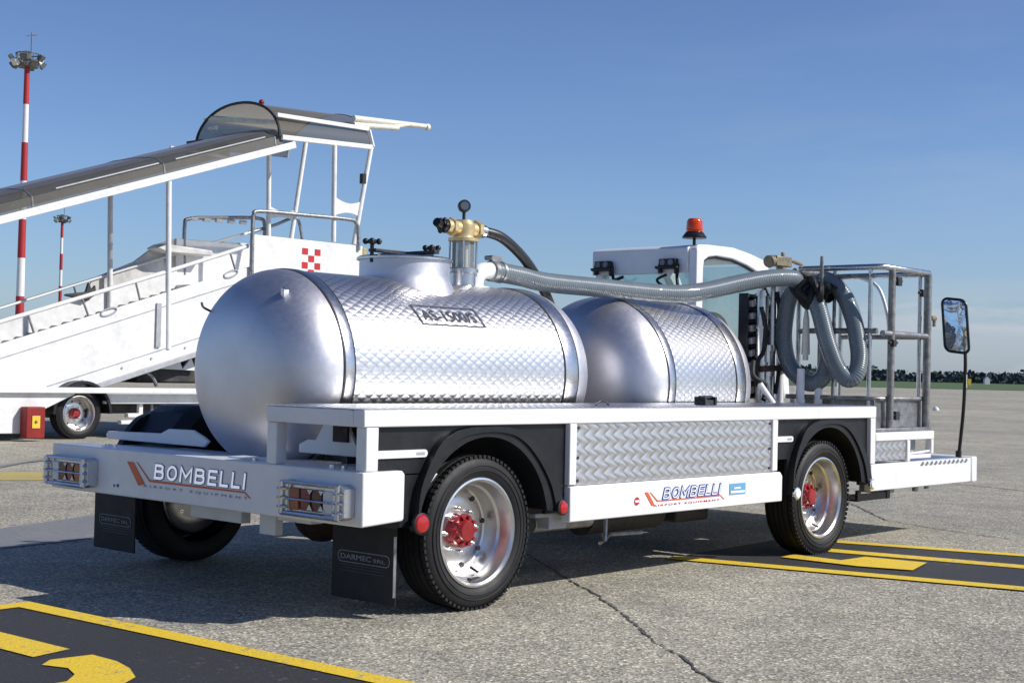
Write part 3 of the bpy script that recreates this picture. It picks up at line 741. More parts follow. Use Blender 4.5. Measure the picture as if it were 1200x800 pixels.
# tail lamps
def tail_lamp(y0, y1, order):
    z0, z1 = .458, .618
    h = MB(); h.box(-.045, -.001, y0+.05, y1-.05, z0+.012, z1-.012)
    L = h.build('tail_lamp', 'steel', BP, bevel=.006)
    n = len(order); a, b = y0+.085, y1-.085
    for i, m_ in enumerate(order):
        q = MB(); p0 = a+(b-a)*i/n+.006; p1 = a+(b-a)*(i+1)/n-.006
        q.box(-.058, -.046, p0, p1, z0+.030, z1-.034); q.build('lens', m_, L, bevel=.004)
    # cast bright surround: two domed ends and ribs
    gcs = MB()
    for ye, s in ((y0+.045, -1), (y1-.045, 1)):
        gcs.prism([(ye-s*.04, z0+.012), (ye-s*.04, z1-.012), (ye+s*.0, z1-.004), (ye+s*.035, z1-.02), (ye+s*.035, z0+.02), (ye+s*.0, z0+.004)], 'x', -.062, -.002)
        for i in range(3):
            zz = z0+.040+i*(z1-z0-.080)/2
            gcs.tube([(-.062, ye-s*.030, zz), (-.072, ye-s*.010, zz), (-.070, ye+s*.015, zz), (-.05, ye+s*.030, zz)], .008, 8)
        gcs.tube([(-.068, ye, z0+.01), (-.068, ye, z1-.01)], .012, 8); gcs.tube([(-.05, ye-s*.035, z0+.01), (-.05, ye-s*.035, z1-.01)], .010, 8)
    gcs.tube([(-.062, y0+.04, z1-.012), (-.062, y1-.04, z1-.012)], .009, 8); gcs.tube([(-.062, y0+.04, z0+.012), (-.062, y1-.04, z0+.012)], .011, 8)
    gcs.tube([(-.066, y0+.05, (z0+z1)/2-.004), (-.066, y1-.05, (z0+z1)/2-.004)], .005, 8)
    gcs.build('lamp_guard', 'lamp_chrome', L)
    for i in (1, 2):
        tri = MB()
        yy = a+(b-a)*i/n
        tri.add([(-.064, yy-.018, z0+.036), (-.064, yy+.018, z0+.036), (-.064, yy, z0+.062)], [(0, 1, 2)]); tri.build('reflector_triangle', 'clear_lens', L); tri = MB(); tri.add([(-.064, yy-.018, z1-.036), (-.064, yy+.018, z1-.036), (-.064, yy, z1-.056)], [(0, 1, 2)]); tri.build('reflector_triangle', 'clear_lens', L)
tail_lamp(.035, .50, ['clear_lens', 'dark_lens', 'red_dark_lens', 'amber_lens'])
tail_lamp(1.995, 2.44, ['amber_lens', 'red_dark_lens', 'dark_lens', 'clear_lens'])

# --- lettering
ell = [(.33+.33*math.cos(2*PI*k/16+PI/2), .5+.5*math.sin(2*PI*k/16+PI/2)) for k in range(17)]
GLYPH = {'B': (.62, [[(0, 0), (0, 1), (.40, 1), (.54, .90), (.54, .64), (.42, .53), (.03, .53)], [(.42, .52), (.60, .42), (.60, .12), (.45, 0), (0, 0)]]),
         'O': (.66, [ell]), 'M': (.78, [[(0, 0), (0, 1), (.39, .30), (.78, 1), (.78, 0)]]),
         'E': (.52, [[(.52, 1), (0, 1), (0, 0), (.52, 0)], [(0, .52), (.46, .52)]]), 'L': (.48, [[(0, 1), (0, 0), (.48, 0)]]), 'I': (.0, [[(0, 0), (0, 1)]])}
def signwriting(word, m, parent, o, u, v, width, height, sw, shear, off):
    tot = sum(GLYPH[c][0] for c in word)+.34*(len(word)-1)
    o, u, v = Vector(o), Vector(u), Vector(v); n = u.cross(v).normalized()
    sx_ = width/tot; x = 0
    for ch in word:
        w_, strokes = GLYPH[ch]; mb = MB(); k = 0
        for st_ in strokes:
            P = [Vector(((x+a)*sx_+shear*b*height, b*height)) for a, b in st_]
            closed = (P[0]-P[-1]).length < 1e-6
            L, Rr = [], []
            for i, p in enumerate(P):
                pa = P[i-1] if i else (P[-2] if closed else None); pb = P[i+1] if i < len(P)-1 else (P[1] if closed else None)
                d1 = (p-pa).normalized() if pa is not None else None; d2 = (pb-p).normalized() if pb is not None else None
                if d1 is None: p = p-d2*sw*.5; d = d2; sc = 1
                elif d2 is None: p = p+d1*sw*.5; d = d1; sc = 1
                else: d = (d1+d2).normalized(); sc = min(1.9, 1/max(.3, d.dot(d1)))
                nn = Vector((-d.y, d.x))*sw/2*sc; L.append(p+nn); Rr.append(p-nn)
            for i in range(len(P)-1):
                k += 1; e_ = off+k*.00006
                mb.add([o+u*q.x+v*q.y+n*e_ for q in (L[i], Rr[i], Rr[i+1], L[i+1])], [(0, 1, 2, 3)])
        mb.build('letter', m, parent, smooth=False); x += w_+.34
def flat(name, polys, m, parent, x=None, y=None, off=0):
    mb = MB()
    for p in polys:
        vs = [((x, a, b) if x is not None else (a, y, b)) for a, b in p]
        mb.add(vs, [list(range(len(p)))])
    return mb.build(name, m, parent, smooth=False)
# rear plate: reads from high y to low y
rx = -.003
signwriting('BOMBELLI', 'decal_blue', BP, (rx, 1.50, .549), (0, -1, 0), (0, -.012, .999), .70, .062, .021, .12, 0)
signwriting('BOMBELLI', 'decal_white_glow', BP, (rx, 1.50, .549), (0, -1, 0), (0, -.012, .999), .70, .062, .0135, .12, .0016)
text('AIRPORT EQUIPMENT', 'lettering', 'decal_grey', BP, (rx, 1.60, .495), (0, -1, 0), (0, 0, 1), .83, .014, bold=0, spacing=1.7)
flat('logo_stripe', [[(1.745, .615), (1.690, .615), (1.585, .510), (1.64, .500)],
                     [(1.665, .617), (1.655, .617), (1.545, .536), (1.553, .531)], [(1.555, .536), (1.549, .525), (.80, .525), (.805, .533)], [(.81, .533), (.795, .533), (.745, .503), (.756, .503)]], 'decal_orange', BP, x=rx)
flat('bolt_marks', [[(1.86, .480), (1.848, .480), (1.848, .492), (1.86, .492)], [(1.83, .480), (1.815, .480), (1.815, .496), (1.83, .496)]], 'decal_dark', BP, x=rx)
# side skirt: reads toward +x
sy = -.0085
signwriting('BOMBELLI', 'decal_blue', SK, (2.185, sy, .452), (1, 0, 0), (0, 0, 1), .54, .050, .019, .32, 0)
signwriting('BOMBELLI', 'decal_white', SK, (2.185, sy, .452), (1, 0, 0), (0, 0, 1), .54, .050, .007, .32, .0016)
text('AIRPORT EQUIPMENT', 'lettering', 'decal_red', SK, (2.095, sy, .410), (1, 0, 0), (0, 0, 1), .64, .012, bold=.01, spacing=1.35)
flat('logo_stripe', [[(2.015, .492), (2.045, .492), (2.11, .418), (2.082, .418)], [(2.062, .490), (2.070, .490), (2.135, .443), (2.127, .439)], [(2.127, .444), (2.13, .437), (2.735, .437), (2.735, .443)], [(2.735, .444), (2.745, .443), (2.785, .418), (2.777, .416)]], 'decal_orange', SK, y=sy)
flat('flag_sticker', [[(2.835, .438), (3.005, .438), (3.005, .502), (2.835, .502)]], 'decal_lightblue', SK, y=sy)
flat('flag_sticker_stripe', [[(2.845, .447), (2.995, .447), (2.995, .460), (2.845, .460)], [(2.88, .470), (2.95, .470), (2.95, .480), (2.88, .480)]], 'decal_white', SK, y=sy-.002)
flat('round_sticker', [[(1.948+.022*math.cos(a), .449+.022*math.sin(a)) for a in [2*PI*i/20 for i in range(20)]]], 'decal_red', SK, y=sy)
flat('round_sticker_band', [[(1.93, .443), (1.966, .443), (1.966, .455), (1.93, .455)]], 'decal_white', SK, y=sy-.002)
# tank plate AS-1500/S wrapped on the tank
def wrap(a, b, off):
    th = math.radians(29.5)+b/R1; r = R1+.0035+off
    return Vector((1.125+a+b*-.25, TY-r*math.cos(th), Z1+r*math.sin(th)))
def wrapped(name, rects, m, off):
    mb = MB()
    for a0, a1, b0, b1 in rects:
        n = max(1, int((b1-b0)/.012))
        for i in range(n):
            c0 = b0+(b1-b0)*i/n; c1 = b0+(b1-b0)*(i+1)/n
            mb.add([wrap(a0, c0, off), wrap(a1, c0, off), wrap(a1, c1, off), wrap(a0, c1, off)], [(0, 1, 2, 3)])
    return mb.build(name, m, tk1, smooth=False)
wrapped('plate_border', [(0, .49, 0, .006), (0, .49, .119, .125), (0, .011, .0065, .1185), (.479, .49, .0065, .1185)], 'decal_dark', .002)
text('AS-1500/S', 'lettering', 'decal_dark', tk1, (0, 0, 0), (1, 0, 0), (0, 0, 1), .41, .066, bold=.012, off=.002, mapper=lambda a, b, o: wrap(a+.04, b+.028, o), spacing=1.02)

# --- mud flaps with moulded lettering
def flap(y0, y1, z0, z1, ty0, tw):
    x = .30
    mb = MB(); n = 10
    mb.box(x, x+.008, y0, y1, z0, z1)
    F = mb.build('mud_flap', 'black_rubber', T, bevel=.002)
    q = MB(); q.box(x-.01, x, y0-.01, y1, z1-.03, z1+.012); q.build('flap_bracket', 'black_metal', F)
    fx = x-.003
    a, b, c, d = ty0, ty0-tw, .232, .272
    rr = .02
    def rrect(g): return [(a+g-(0), c-g+rr), (a+g, d+g-rr), (a+g-rr*.3, d+g-rr*.3), (a+g-rr, d+g), (b-g+rr, d+g), (b-g+rr*.3, d+g-rr*.3), (b-g, d+g-rr), (b-g, c-g+rr), (b-g+rr*.3, c-g+rr*.3), (b-g+rr, c-g), (a+g-rr, c-g), (a+g-rr*.3, c-g+rr*.3)]
    o_, i_ = rrect(.007), rrect(.0035); m2 = MB(); o_.append(o_[0]); i_.append(i_[0]); m2.ringprism(o_, i_, 'x', fx, fx+.002); m2.build('logo_frame', 'decal_grey', F, smooth=False)
    text('DARMEC', 'lettering', 'decal_grey', F, (fx, a-.012, c+.008), (0, -1, 0), (0, 0, 1), tw*.62, .024, bold=.02)
    text('SRL', 'lettering', 'decal_grey', F, (fx, a-.012-tw*.66, c+.009), (0, -1, 0), (0, 0, 1), tw*.24, .016, bold=.02)
    flat('small_print', [[(a-k, z), (b+k, z), (b+k, z+.0028), (a-k, z+.0028)] for k, z in ((.01, .213), (.03, .200), (.02, .186))], 'decal_dark', F, x=fx)
flap(.098, .52, .06, .435, .47, .33)
flap(2.11, 2.50, .09, .435, 2.44, .29)
e_ = MB(); e_.box(.285, .300, .094, .0975, .10, .37); e_.build('flap_edge', 'galvanised', T)

# --- wheels, axles, chassis
for cx in (RX, FX):
    wheel(T, cx, .04); wheel(T, cx, 2.41, out=1)
ch = MB()
for y in (.74, 1.66): ch.box(.26, 6.0, y, y+.08, .44, .60)
for x in (.5, 1.6, 2.7, 3.3, 4.6, 5.6): ch.box(x, x+.08, .82, 1.66, .46, .58)
ch.build('chassis', 'chassis_dark', T, bevel=.004)
ax = MB(); ax.cyl((FX, .2, .36), (FX, 2.25, .36), .05, 18); ax.build('axle', 'brown_rust', T)
ax = MB(); ax.cyl((RX, .2, .36), (RX, 2.25, .36), .05, 18)
ax.ball((RX, 1.15, .36), .15, 20); ax.cyl((RX, 1.15, .38), (2.6, 1.2, .46), .035, 14)
ax.build('axle', 'brown_rust', T)
sp_ = MB()
for x in (RX, FX):
    for y in (.72, 1.70):
        for k in range(4): sp_.tube(spline([(x-.42+k*.07, y, .46-k*.012), (x, y, .40-k*.02), (x+.42-k*.07, y, .46-k*.012)], 5), .016, 6)
sp_.build('leaf_spring', 'chassis_dark', T)
ub = MB(); ub.box(.27, .32, .90, 1.02, .30, .44); ub.box(.25, .33, .62, .86, .38, .45); ub.box(.30, .36, 1.2, 1.62, .33, .44)
ub.build('rear_crossmember', 'white_paint', T, bevel=.004)
tb = MB(); tb.cyl((2.25, .62, .30), (2.95, .62, .30), .11, 24); tb.build('air_tank', 'chassis_dark', T)
tb = MB(); tb.cyl((1.50, .35, .33), (1.98, .35, .33), .05, 20); tb.build('muffler', 'galvanised', T)
tb = MB(); tb.box(1.36, 1.50, .10, .18, .33, .40); tb.bar((1.25, .12, .405), (1.62, .12, .405), .05, .022); tb.build('jack_bracket', 'grey_paint', T, bevel=.004)
tb = MB(); tb.tube([(1.95, .2, .22), (1.98, .22, .37)], .012, 8); tb.tube([(1.88, .18, .215), (2.25, .4, .215)], .010, 8); tb.tube([(2.2, .42, .215), (2.5, .36, .215)], .012, 8); tb.build('undercarriage_pipe', 'galvanised', T)
tb = MB(); tb.box(3.05, 3.40, .5, 1.6, .22, .42); tb.build('fuel_tank', 'chassis_dark', T, bevel=.02); tb = MB(); tb.box(1.55, 2.1, .7, 1.7, .25, .44); tb.build('gearbox', 'chassis_dark', T, bevel=.02)

# --- latch on the deck by the second tank
lt = MB()
lt.box(2.98, 3.12, .28, .34, .942, .972); lt.box(2.985, 3.005, .27, .35, .942, .99); lt.box(3.095, 3.115, .27, .35, .942, .99); lt.cyl((2.98, .31, .985), (3.12, .31, .985), .012, 10)
lt.build('deck_latch', 'black_metal', T, bevel=.004)
lt = MB(); lt.tube(spline([(1.95, .28, .943), (1.98, .28, .965), (2.03, .28, .965), (2.06, .28, .943)], 4), .006, 8); lt.build('deck_handle', 'black_metal', T)

# --- cab
CY0, CY1 = 1.38, 2.31
prof_o = [(4.50, .95), (4.50, 2.035), (4.515, 2.050), (4.64, 2.068), (4.76, 2.076), (4.99, 2.080), (5.23, 2.052), (5.45, 2.012), (5.60, 1.82), (5.78, 1.42), (5.85, .95)]
prof_i = [(4.585, .95), (4.590, 1.90), (4.600, 1.955), (4.66, 1.985), (4.76, 1.998), (4.98, 1.992), (5.18, 1.958), (5.38, 1.905), (5.52, 1.76), (5.68, 1.42), (5.76, .95)]
cb = MB()
for a, b in ((CY0, CY0+.07), (CY1-.07, CY1)): cb.ringprism(prof_o, prof_i, 'y', a, b)
cb.box(4.59, 5.75, CY0+.006, CY0+.05, .95, 1.30); cb.box(4.59, 5.75, CY1-.05, CY1-.006, .95, 1.30)
cb.box(4.503, 4.56, CY0+.071, CY1-.071, .95, 1.40)
CB = cb.build('cab', 'white_paint', T, bevel=.010)
rf = MB()
pr = [(4.485, 1.862), (4.485, 2.040), (4.505, 2.058), (4.64, 2.078), (4.76, 2.086), (4.99, 2.090), (5.23, 2.062), (5.47, 2.014)]
pi_ = [(4.515, 1.862), (4.515, 2.020), (4.53, 2.035), (4.64, 2.055), (4.76, 2.062), (4.99, 2.066), (5.23, 2.040), (5.46, 1.995)]
rf.ringprism(pr, pi_, 'y', CY0+.071, CY1+.02); rf.build('roof', 'white_paint', CB, bevel=.006)
gl = MB(); gl.add([(4.525, CY0+.07, 1.40), (4.525, CY1-.07, 1.40), (4.525, CY1-.07, 1.87), (4.525, CY0+.07, 1.87)], [(0, 1, 2, 3)]); gl.build('rear_window', 'cab_glass', CB)
for y in (CY0+.03, CY1-.03):
    gl = MB(); gl.add([(x, y, z) for x, z in [(4.588, 1.301)]+prof_i[1:-1]+[(5.72, 1.301)]], [list(range(11))]); gl.build('side_window', 'cab_glass', CB, smooth=False)
gl = MB(); gl.add([(5.45, CY0+.07, 1.98), (5.45, CY1-.07, 1.98), (5.74, CY1-.07, 1.35), (5.74, CY0+.07, 1.35)], [(0, 1, 2, 3)]); gl.build('windscreen', 'cab_glass', CB)
wf = MB()
for a, b in zip(prof_i[1:9], prof_i[2:10]): wf.tube([(a[0]+.004, CY0+.022, a[1]-.006), (b[0]+.004, CY0+.022, b[1]-.006)], .011, 6)
wf.tube([(4.592, CY0+.02, 1.3), (4.596, CY0+.02, 1.93)], .011, 6); wf.build('window_seal', 'black_rubber', CB)
se = MB(); se.box(4.75, 4.85, 1.5, 2.15, 1.0, 1.62); se.box(4.75, 5.25, 1.5, 2.15, 1.0, 1.15); se.build('seat', 'seat_fabric', CB, bevel=.05)
sw = MB(); sw.tube([(5.35+.1*math.sin(a)*.5, 1.85+.19*math.cos(a), 1.42+.19*math.sin(a)) for a in [2*PI*k/24 for k in range(24)]], .013, 8, closed=True); sw.build('steering_wheel', 'black_plastic', CB)
for y in (1.60, 2.20):
    wl = MB(); wl.box(4.435, 4.482, y-.075, y+.075, 1.905, 1.965); wl.obox((4.44, y, 1.90), (.02, 0, 0), (0, .10, 0), (0, .006, .012)); wl.box(4.44, 4.48, y-.085, y-.06, 1.85, 1.93); wl.box(4.44, 4.48, y+.06, y+.085, 1.86, 1.93)
    q = wl.build('work_lamp', 'black_plastic', CB, bevel=.008)
    l2 = MB()
    for s in (-1, 1): MB().cyl((4.435, y+s*.036, 1.937), (4.428, y+s*.036, 1.937), .022, 14).build('lens', 'decal_grey', q)
lk = MB(); lk.tube(spline([(4.47, 1.53, 1.85), (4.43, 1.50, 1.80), (4.42, 1.47, 1.70), (4.44, 1.46, 1.62)], 5), .012, 8)
lk.tube(spline([(4.47, 1.62, 1.85), (4.43, 1.68, 1.81), (4.43, 1.62, 1.76), (4.44, 1.56, 1.72)], 5), .010, 8)
lk.build('cable', 'black_rubber', CB); lk = MB(); lk.tube(spline([(4.47, 2.12, 1.86), (4.44, 2.08, 1.82), (4.44, 2.0, 1.84)], 5), .012, 8)
lk.build('cable', 'black_rubber', CB)
bc = MB(); bxp, byp = 4.58, 1.46
bc.cyl((bxp, byp, 2.07), (bxp, byp, 2.125), .012, 10); bc.lathe([(2.118, 0), (2.118, .088), (2.128, .090), (2.165, .062), (2.17, .05)], (bxp, byp, 0), (0, 0, 1), 32)
BC = bc.build('beacon', 'black_plastic', CB)
bc = MB(); bc.lathe([(2.166, .058), (2.18, .062), (2.245, .056), (2.262, .045), (2.266, 0)], (bxp, byp, 0), (0, 0, 1), 32)
for i in range(5): bc.lathe([(2.176+i*.014, .0605-i*.001), (2.181+i*.014, .0650-i*.0012), (2.186+i*.014, .0600-i*.001)], (bxp, byp, 0), (0, 0, 1), 32)
bc.build('beacon_dome', 'beacon_lens', BC)

# --- cable carrier, pump pipes and valve behind the second tank
cc = MB(); cc.box(4.44, 4.455, .90, .98, .96, 1.70); cc.box(4.625, 4.64, .90, .98, .96, 1.70); cc.box(4.455, 4.625, .95, .975, .96, 1.70)
for i in range(9): cc.box(4.437, 4.643, .90, .945, .972+i*.0875, .986+i*.0875)
CC = cc.build('cable_carrier', 'black_plastic', T, bevel=.004)
lk = MB()
for i in range(8): lk.obox((4.545, .925, 1.023+i*.0875), (.044, 0, .008), (0, .022, 0), (-.004, 0, .023))
lk.build('carrier_links', 'white_paint_old', CC, bevel=.006)
pp = MB(); pp.cyl((4.52, .84, D), (4.52, .84, 1.72), .042, 20); pp.cyl((4.66, .84, D), (4.66, .84, 1.78), .030, 20)
for z in (1.2, 1.45, 1.68): pp.cyl((4.52, .84, z), (4.52, .84, z+.02), .052, 20)
pp.build('pump_pipe', 'steel', T)
pp = MB(); pp.cyl((4.60, .86, D), (4.60, .86, 1.30), .070, 28); pp.cyl((4.60, .86, 1.30), (4.60, .86, 1.34), .080, 28); pp.cyl((4.60, .86, 1.12), (4.60, .86, 1.16), .077, 28); pp.build('pump_body', 'steel', T)
pp = MB(); pp.bar((4.42, .775, 1.17), (4.86, .80, 1.19), .03, .04); pp.build('pipe_strap', 'brown_rust', T)
for a_, b_, r0_ in (((4.66, .60, D), (4.66, .60, 1.18), .028), ((4.76, .52, D), (4.76, .52, 1.10), .024), ((4.40, .66, D), (4.32, .72, 1.07), .02), ((4.78, .84, D), (4.78, .84, 1.80), .030)): MB().cyl(a_, b_, r0_, 14).build('standpipe', 'white_paint', T)
pp = MB(); pp.tube(spline([(4.45, .80, 1.60), (4.50, .79, 1.45), (4.48, .79, 1.30), (4.42, .80, 1.22), (4.40, .80, 1.05)], 6), .016, 10)
pp.tube(spline([(4.66, .80, 1.72), (4.70, .79, 1.45), (4.72, .80, 1.25), (4.66, .80, 1.0)], 6), .014, 10)
pp.tube(spline([(4.36, .80, 1.22), (4.30, .76, 1.12), (4.40, .72, 1.06), (4.34, .70, .96)], 6), .018, 10); pp.build('control_cable', 'black_rubber', T)
bv = MB(); bv.cyl((4.62, .75, 1.86), (4.62, .75, 1.90), .035, 16); bv.obox((4.60, .75, 1.925), (.10, 0, 0), (0, .04, 0), (0, 0, .035)); bv.cyl((4.45, .75, 1.915), (4.56, .75, 1.94), .045, 14, r2=.03)
bv.cyl((4.64, .75, 1.95), (4.64, .75, 1.995), .014, 10); bv.bar((4.66, .75, 1.955), (4.90, .75, 1.925), .035, .02); bv.build('drain_valve', 'brass_worn', T, bevel=.006)
hn = MB(); hn.cyl((4.72, .60, 1.28), (4.72, .60, 1.52), .030, 16, r2=.022); hn.cyl((4.72, .60, 1.52), (4.72, .60, 1.62), .022, 14, r2=.007); hn.cyl((4.72, .60, 1.24), (4.72, .60, 1.28), .02, 14); hn.build('spray_nozzle', 'cream_paint', T)

# --- front cage
CX0, CX1, CYN, CYF = 4.86, 5.58, .10, .80
def rail(z, r, m_, pts, name='cage_rail'):
    mb = MB(); mb.tube([(x, y, z) for x, y in pts], r, 12); return mb.build(name, m_, CG)
cg = MB(); cg.box(4.70, 5.62, .08, .86, .764, .784); cg.box(CX0, CX1, .14, .15, .785, .975); cg.box(CX1-.01, CX1, .15, .80, .785, .975); cg.box(CX0, CX0+.01, .15, .80, .785, .975)
CG = cg.build('access_cage', 'galvanised', T, bevel=.003)
rail(1.89, .021, 'steel', [(CX0, .74), (CX0, .13), (CX0+.03, CYN), (CX1, CYN)])
rail(1.885, .021, 'steel', [(CX1, CYN+.03), (CX1, CYF)]); rail(1.885, .019, 'cage_dark', [(CX0+.03, CYF), (CX1, CYF)])
rail(1.83, .015, 'cage_dark', [(CX0, .74), (CX0, .15)])
rail(1.45, .020, 'cage_dark', [(CX0, .74), (CX0, .13)]); rail(1.435, .021, 'galvanised', [(CX0+.02, CYN), (CX1, CYN)]); rail(1.43, .018, 'cage_dark', [(CX1, CYN), (CX1, CYF)])
rail(.985, .016, 'cage_dark', [(4.70, .74), (CX0, .16), (CX0+.03, CYN+.03), (CX1, CYN+.03)])
for x, y, r, m_ in ((CX0, .185, .015, 'steel'), (5.01, CYN, .025, 'cage_dark'), (CX1, .165, .015, 'steel'), (CX1-.01, CYN, .028, 'cage_dark'), (CX0, .74, .018, 'steel'), (CX1, CYF, .018, 'steel'), (CX0, .46, .013, 'galvanised')):
    mb = MB(); mb.tube([(x, y, .765), (x, y, 1.88)], r, 12); mb.build('cage_post', m_, CG)
mb = MB(); mb.tube(spline([(CX1, .66, 1.88), (CX1, .50, 1.80), (CX1, .42, 1.60), (CX1, .40, 1.44)], 5), .014, 8); mb.build('cage_brace', 'white_paint', CG)
for x, y, z, s in ((5.035, .085, 1.80, .03), (5.035, .085, .87, .03), (5.42, .085, 1.74, .026), (4.96, .075, 1.37, .024)):
    mb = MB(); mb.box(x, x+s*2, y-.02, y+.01, z-s, z+s); mb.cyl((x-.03, y, z), (x+.09, y, z+.004), .011, 8); mb.build('cage_hinge', 'black_metal', CG, bevel=.005)
mb = MB(); mb.cyl((5.62, .10, 1.57), (5.69, .10, 1.57), .018, 10); mb.cyl((5.68, .10, 1.51), (5.68, .10, 1.58), .013, 10); mb.build('cage_latch', 'brass_worn', CG)

# --- front step box, platform and bumper
sb = MB(); sb.box(4.621, 5.50, 0, .05, .705, .762); sb.box(5.085, 5.13, 0, .05, .556, .704); sb.box(5.462, 5.50, .002, .05, .60, .704); sb.box(5.131, 5.462, .004, .05, .572, .600)
sb.box(4.62, 5.49, .051, .9, .72, .760); sb.box(5.0, 5.085, .05, .7, .56, .72)
sb.prism([(5.14, .60), (5.455, .612), (5.455, .628), (5.14, .616)], 'y', .01, .03)
SB = sb.build('step_box', 'white_paint', T, bevel=.005)
q = MB(); q.box(4.63, 5.084, .012, .02, .572, .704); q.build('step_panel', 'quilted_panel', SB)
q = MB(); q.box(5.29, 5.42, .10, .20, .625, .70); q.cyl((5.33, .08, .605), (5.33, .2, .605), .02, 10); q.build('step_bracket', 'grey_paint', SB, bevel=.01)
fb = MB(); fb.prism([(4.56, .375), (6.13, .375), (6.13, .553), (4.56, .553)], 'y', 0, .05); fb.box(4.62, 6.12, .051, 2.42, .50, .549); fb.box(4.62, 6.12, 2.40, 2.45, .375, .553)
FB = fb.build('front_platform', 'white_paint', T, bevel=.006)
q = MB(); q.box(6.137, 6.235, -.004, 2.454, .368, .560); q.build('front_bumper', 'white_paint', T, bevel=.012)
q = MB(); q.box(5.22, 6.03, .06, .5, .5495, .556); q.build('step_tread', 'quilted_deck', FB)
q = MB()
for i in range(11): q.prism([(5.285+i*.072, .525), (5.32+i*.072, .549), (5.335+i*.072, .549), (5.318+i*.072, .520)], 'y', -.004, 0); q.prism([(5.315+i*.072, .530), (5.345+i*.072, .530), (5.335+i*.072, .541)], 'y', -.003, 0)
q.build('grip_teeth', 'decal_grey', FB, smooth=False)
q = MB(); q.box(5.35, 5.50, .3, .5, .30, .374); q.cyl((5.60, .1, .34), (5.60, .1, .374), .018, 10); q.cyl((5.42, .1, .33), (5.42, .1, .374), .022, 10); q.build('tow_eye', 'galvanised', T)
q = MB(); q.box(4.55, 5.02, .10, .36, .300, .312); q.box(4.55, 4.60, .09, .11, .30, .374); q.box(4.97, 5.02, .09, .11, .30, .374); q.box(4.60, 4.97, .095, .105, .302, .350)
S3 = q.build('boarding_step', 'black_metal', T, bevel=.003)
# --- mirror on its stalk
MX = 6.12
mw, mh_ = .090, .200; mcv = Vector((MX, .135, 1.535)); mn = Vector((-1, -.16, .05)).normalized()
mu = Vector((0, -1, 0)); mu = (mu-mn*mu.dot(mn)).normalized(); mv = mn.cross(mu)*-1
if mv.z < 0: mv = -mv
tilt = .10; mu, mv = mu*math.cos(tilt)-mv*math.sin(tilt)*1.0, mv*math.cos(tilt)+mu*math.sin(tilt)*-1.0
def rr2(wd, ht, r, n=6):
    o = []
    for cx, cy, a0 in ((wd-r, ht-r, 0), (-wd+r, ht-r, PI/2), (-wd+r, -ht+r, PI), (wd-r, -ht+r, 1.5*PI)):
        for i in range(n+1): a = a0+PI/2*i/n; o.append((cx+r*math.cos(a), cy+r*math.sin(a)))
    return o
loop = rr2(mw, mh_, .045)
mb = MB(); mb.tube([mcv+mu*a+mv*b for a, b in loop], .011, 8, closed=True)
bk = [mcv-mn*.004+mu*a+mv*b for a, b in loop]; bk2 = [mcv-mn*.05+mu*a*.8+mv*b*.85 for a, b in loop]; n = len(loop)
mb.add(bk+bk2, [(i, (i+1) % n, (i+1) % n+n, i+n) for i in range(n)]+[list(range(n, 2*n))])
MR = mb.build('wing_mirror', 'black_plastic', T)
m_, nt, b = base('mirror_glass'); b.inputs['Metallic'].default_value = 1; b.inputs['Base Color'].default_value = (.85, .86, .86, 1); b.inputs['Roughness'].default_value = .03
bp2 = nt.n('ShaderNodeBump', Distance=.01, Strength=.35); nt.l(nt.noise(7, 2, .5, nt.n('ShaderNodeTexCoord').outputs['Object']), bp2.inputs['Height']); nt.l(bp2.outputs[0], b.inputs['Normal'])
mb = MB(); mb.add([mcv+mn*.003+mu*a*.97+mv*b*.97 for a, b in loop], [list(range(n))]); mb.build('mirror_glass', 'mirror_glass', MR, smooth=False)
am = MB(); am.tube(spline([mcv-mv*.20+mu*.055-mn*.02, (6.125, .055, 1.20), (6.115, .06, .90), (6.10, .085, .545)], 6), .013, 10)
am.cyl((6.10, .085, .55), (6.10, .085, .60), .022, 10)
am.build('mirror_arm', 'black_rubber', T)
am = MB(); am.obox((6.12, .045, 1.12), (.004, 0, 0), (0, .006, 0), (0, 0, .05)); am.build('arm_tape', 'cream_paint', T)

# ================================================================== BOARDING STAIRS
Y0, Y1 = 13.67, 15.67
S = thing('boarding_stairs', 'white mobile boarding stairs with smoked canopy and a red and white chequered emblem', 'boarding stairs', (8.5, 14.7, 0))
def zt(x): return 1.314+(x-5.872)*.3195      # top edge of the stair side
def zb(x): return .337+(x-5.905)*.2965
xl, xr = 2.4, 11.6
for ya, yb in ((Y0, Y0+.05), (Y1-.05, Y1)):
    mb = MB(); mb.prism([(xl, zb(xl)+.55), (xl, zt(xl)), (10.1, zt(10.1)), (10.1, 2.2), (9.8, zb(9.8)), (5.9, zb(5.9)), (4.2, zb(5.9))], 'y', ya, yb)
    q = mb.build('stair_side', 'white_paint_old', S, bevel=.01)
    if ya == Y0:
        ln = MB()
        ln.bar((xl, ya-.004, zt(xl)-.20), (10.0, ya-.004, zt(10.0)-.20), .008, .014)
        ln.bar((6.6, ya-.004, zb(6.6)+.20), (10.0, ya-.004, zb(10)+.21), .008, .012)
        ln.build('panel_seam', 'grey_paint', q, smooth=False)
        ln = MB(); ln.box(8.36, 8.44, ya-.03, ya-.001, 1.34, 2.0); ln.build('joint_post', 'grey_paint', q)
        lb = MB()
        for x in (6.6, 7.15, 7.8, 8.3, 8.9, 9.3): lb.cyl((x, ya-.001, zb(x)+.12), (x, ya-.012, zb(x)+.12), .018, 8)
        lb.build('bolt', 'grey_paint', q)
        rg = MB()
        for x in (7.55, 9.72):
            rg = MB(); rg.tube([(x+.13*math.cos(a), ya-.01, zt(x)-.02+.05*math.sin(a)+.04*math.cos(a)) for a in [2*PI*k/16 for k in range(16)]], .014, 6, closed=True); rg.build('tie_ring', 'grey_paint', q)
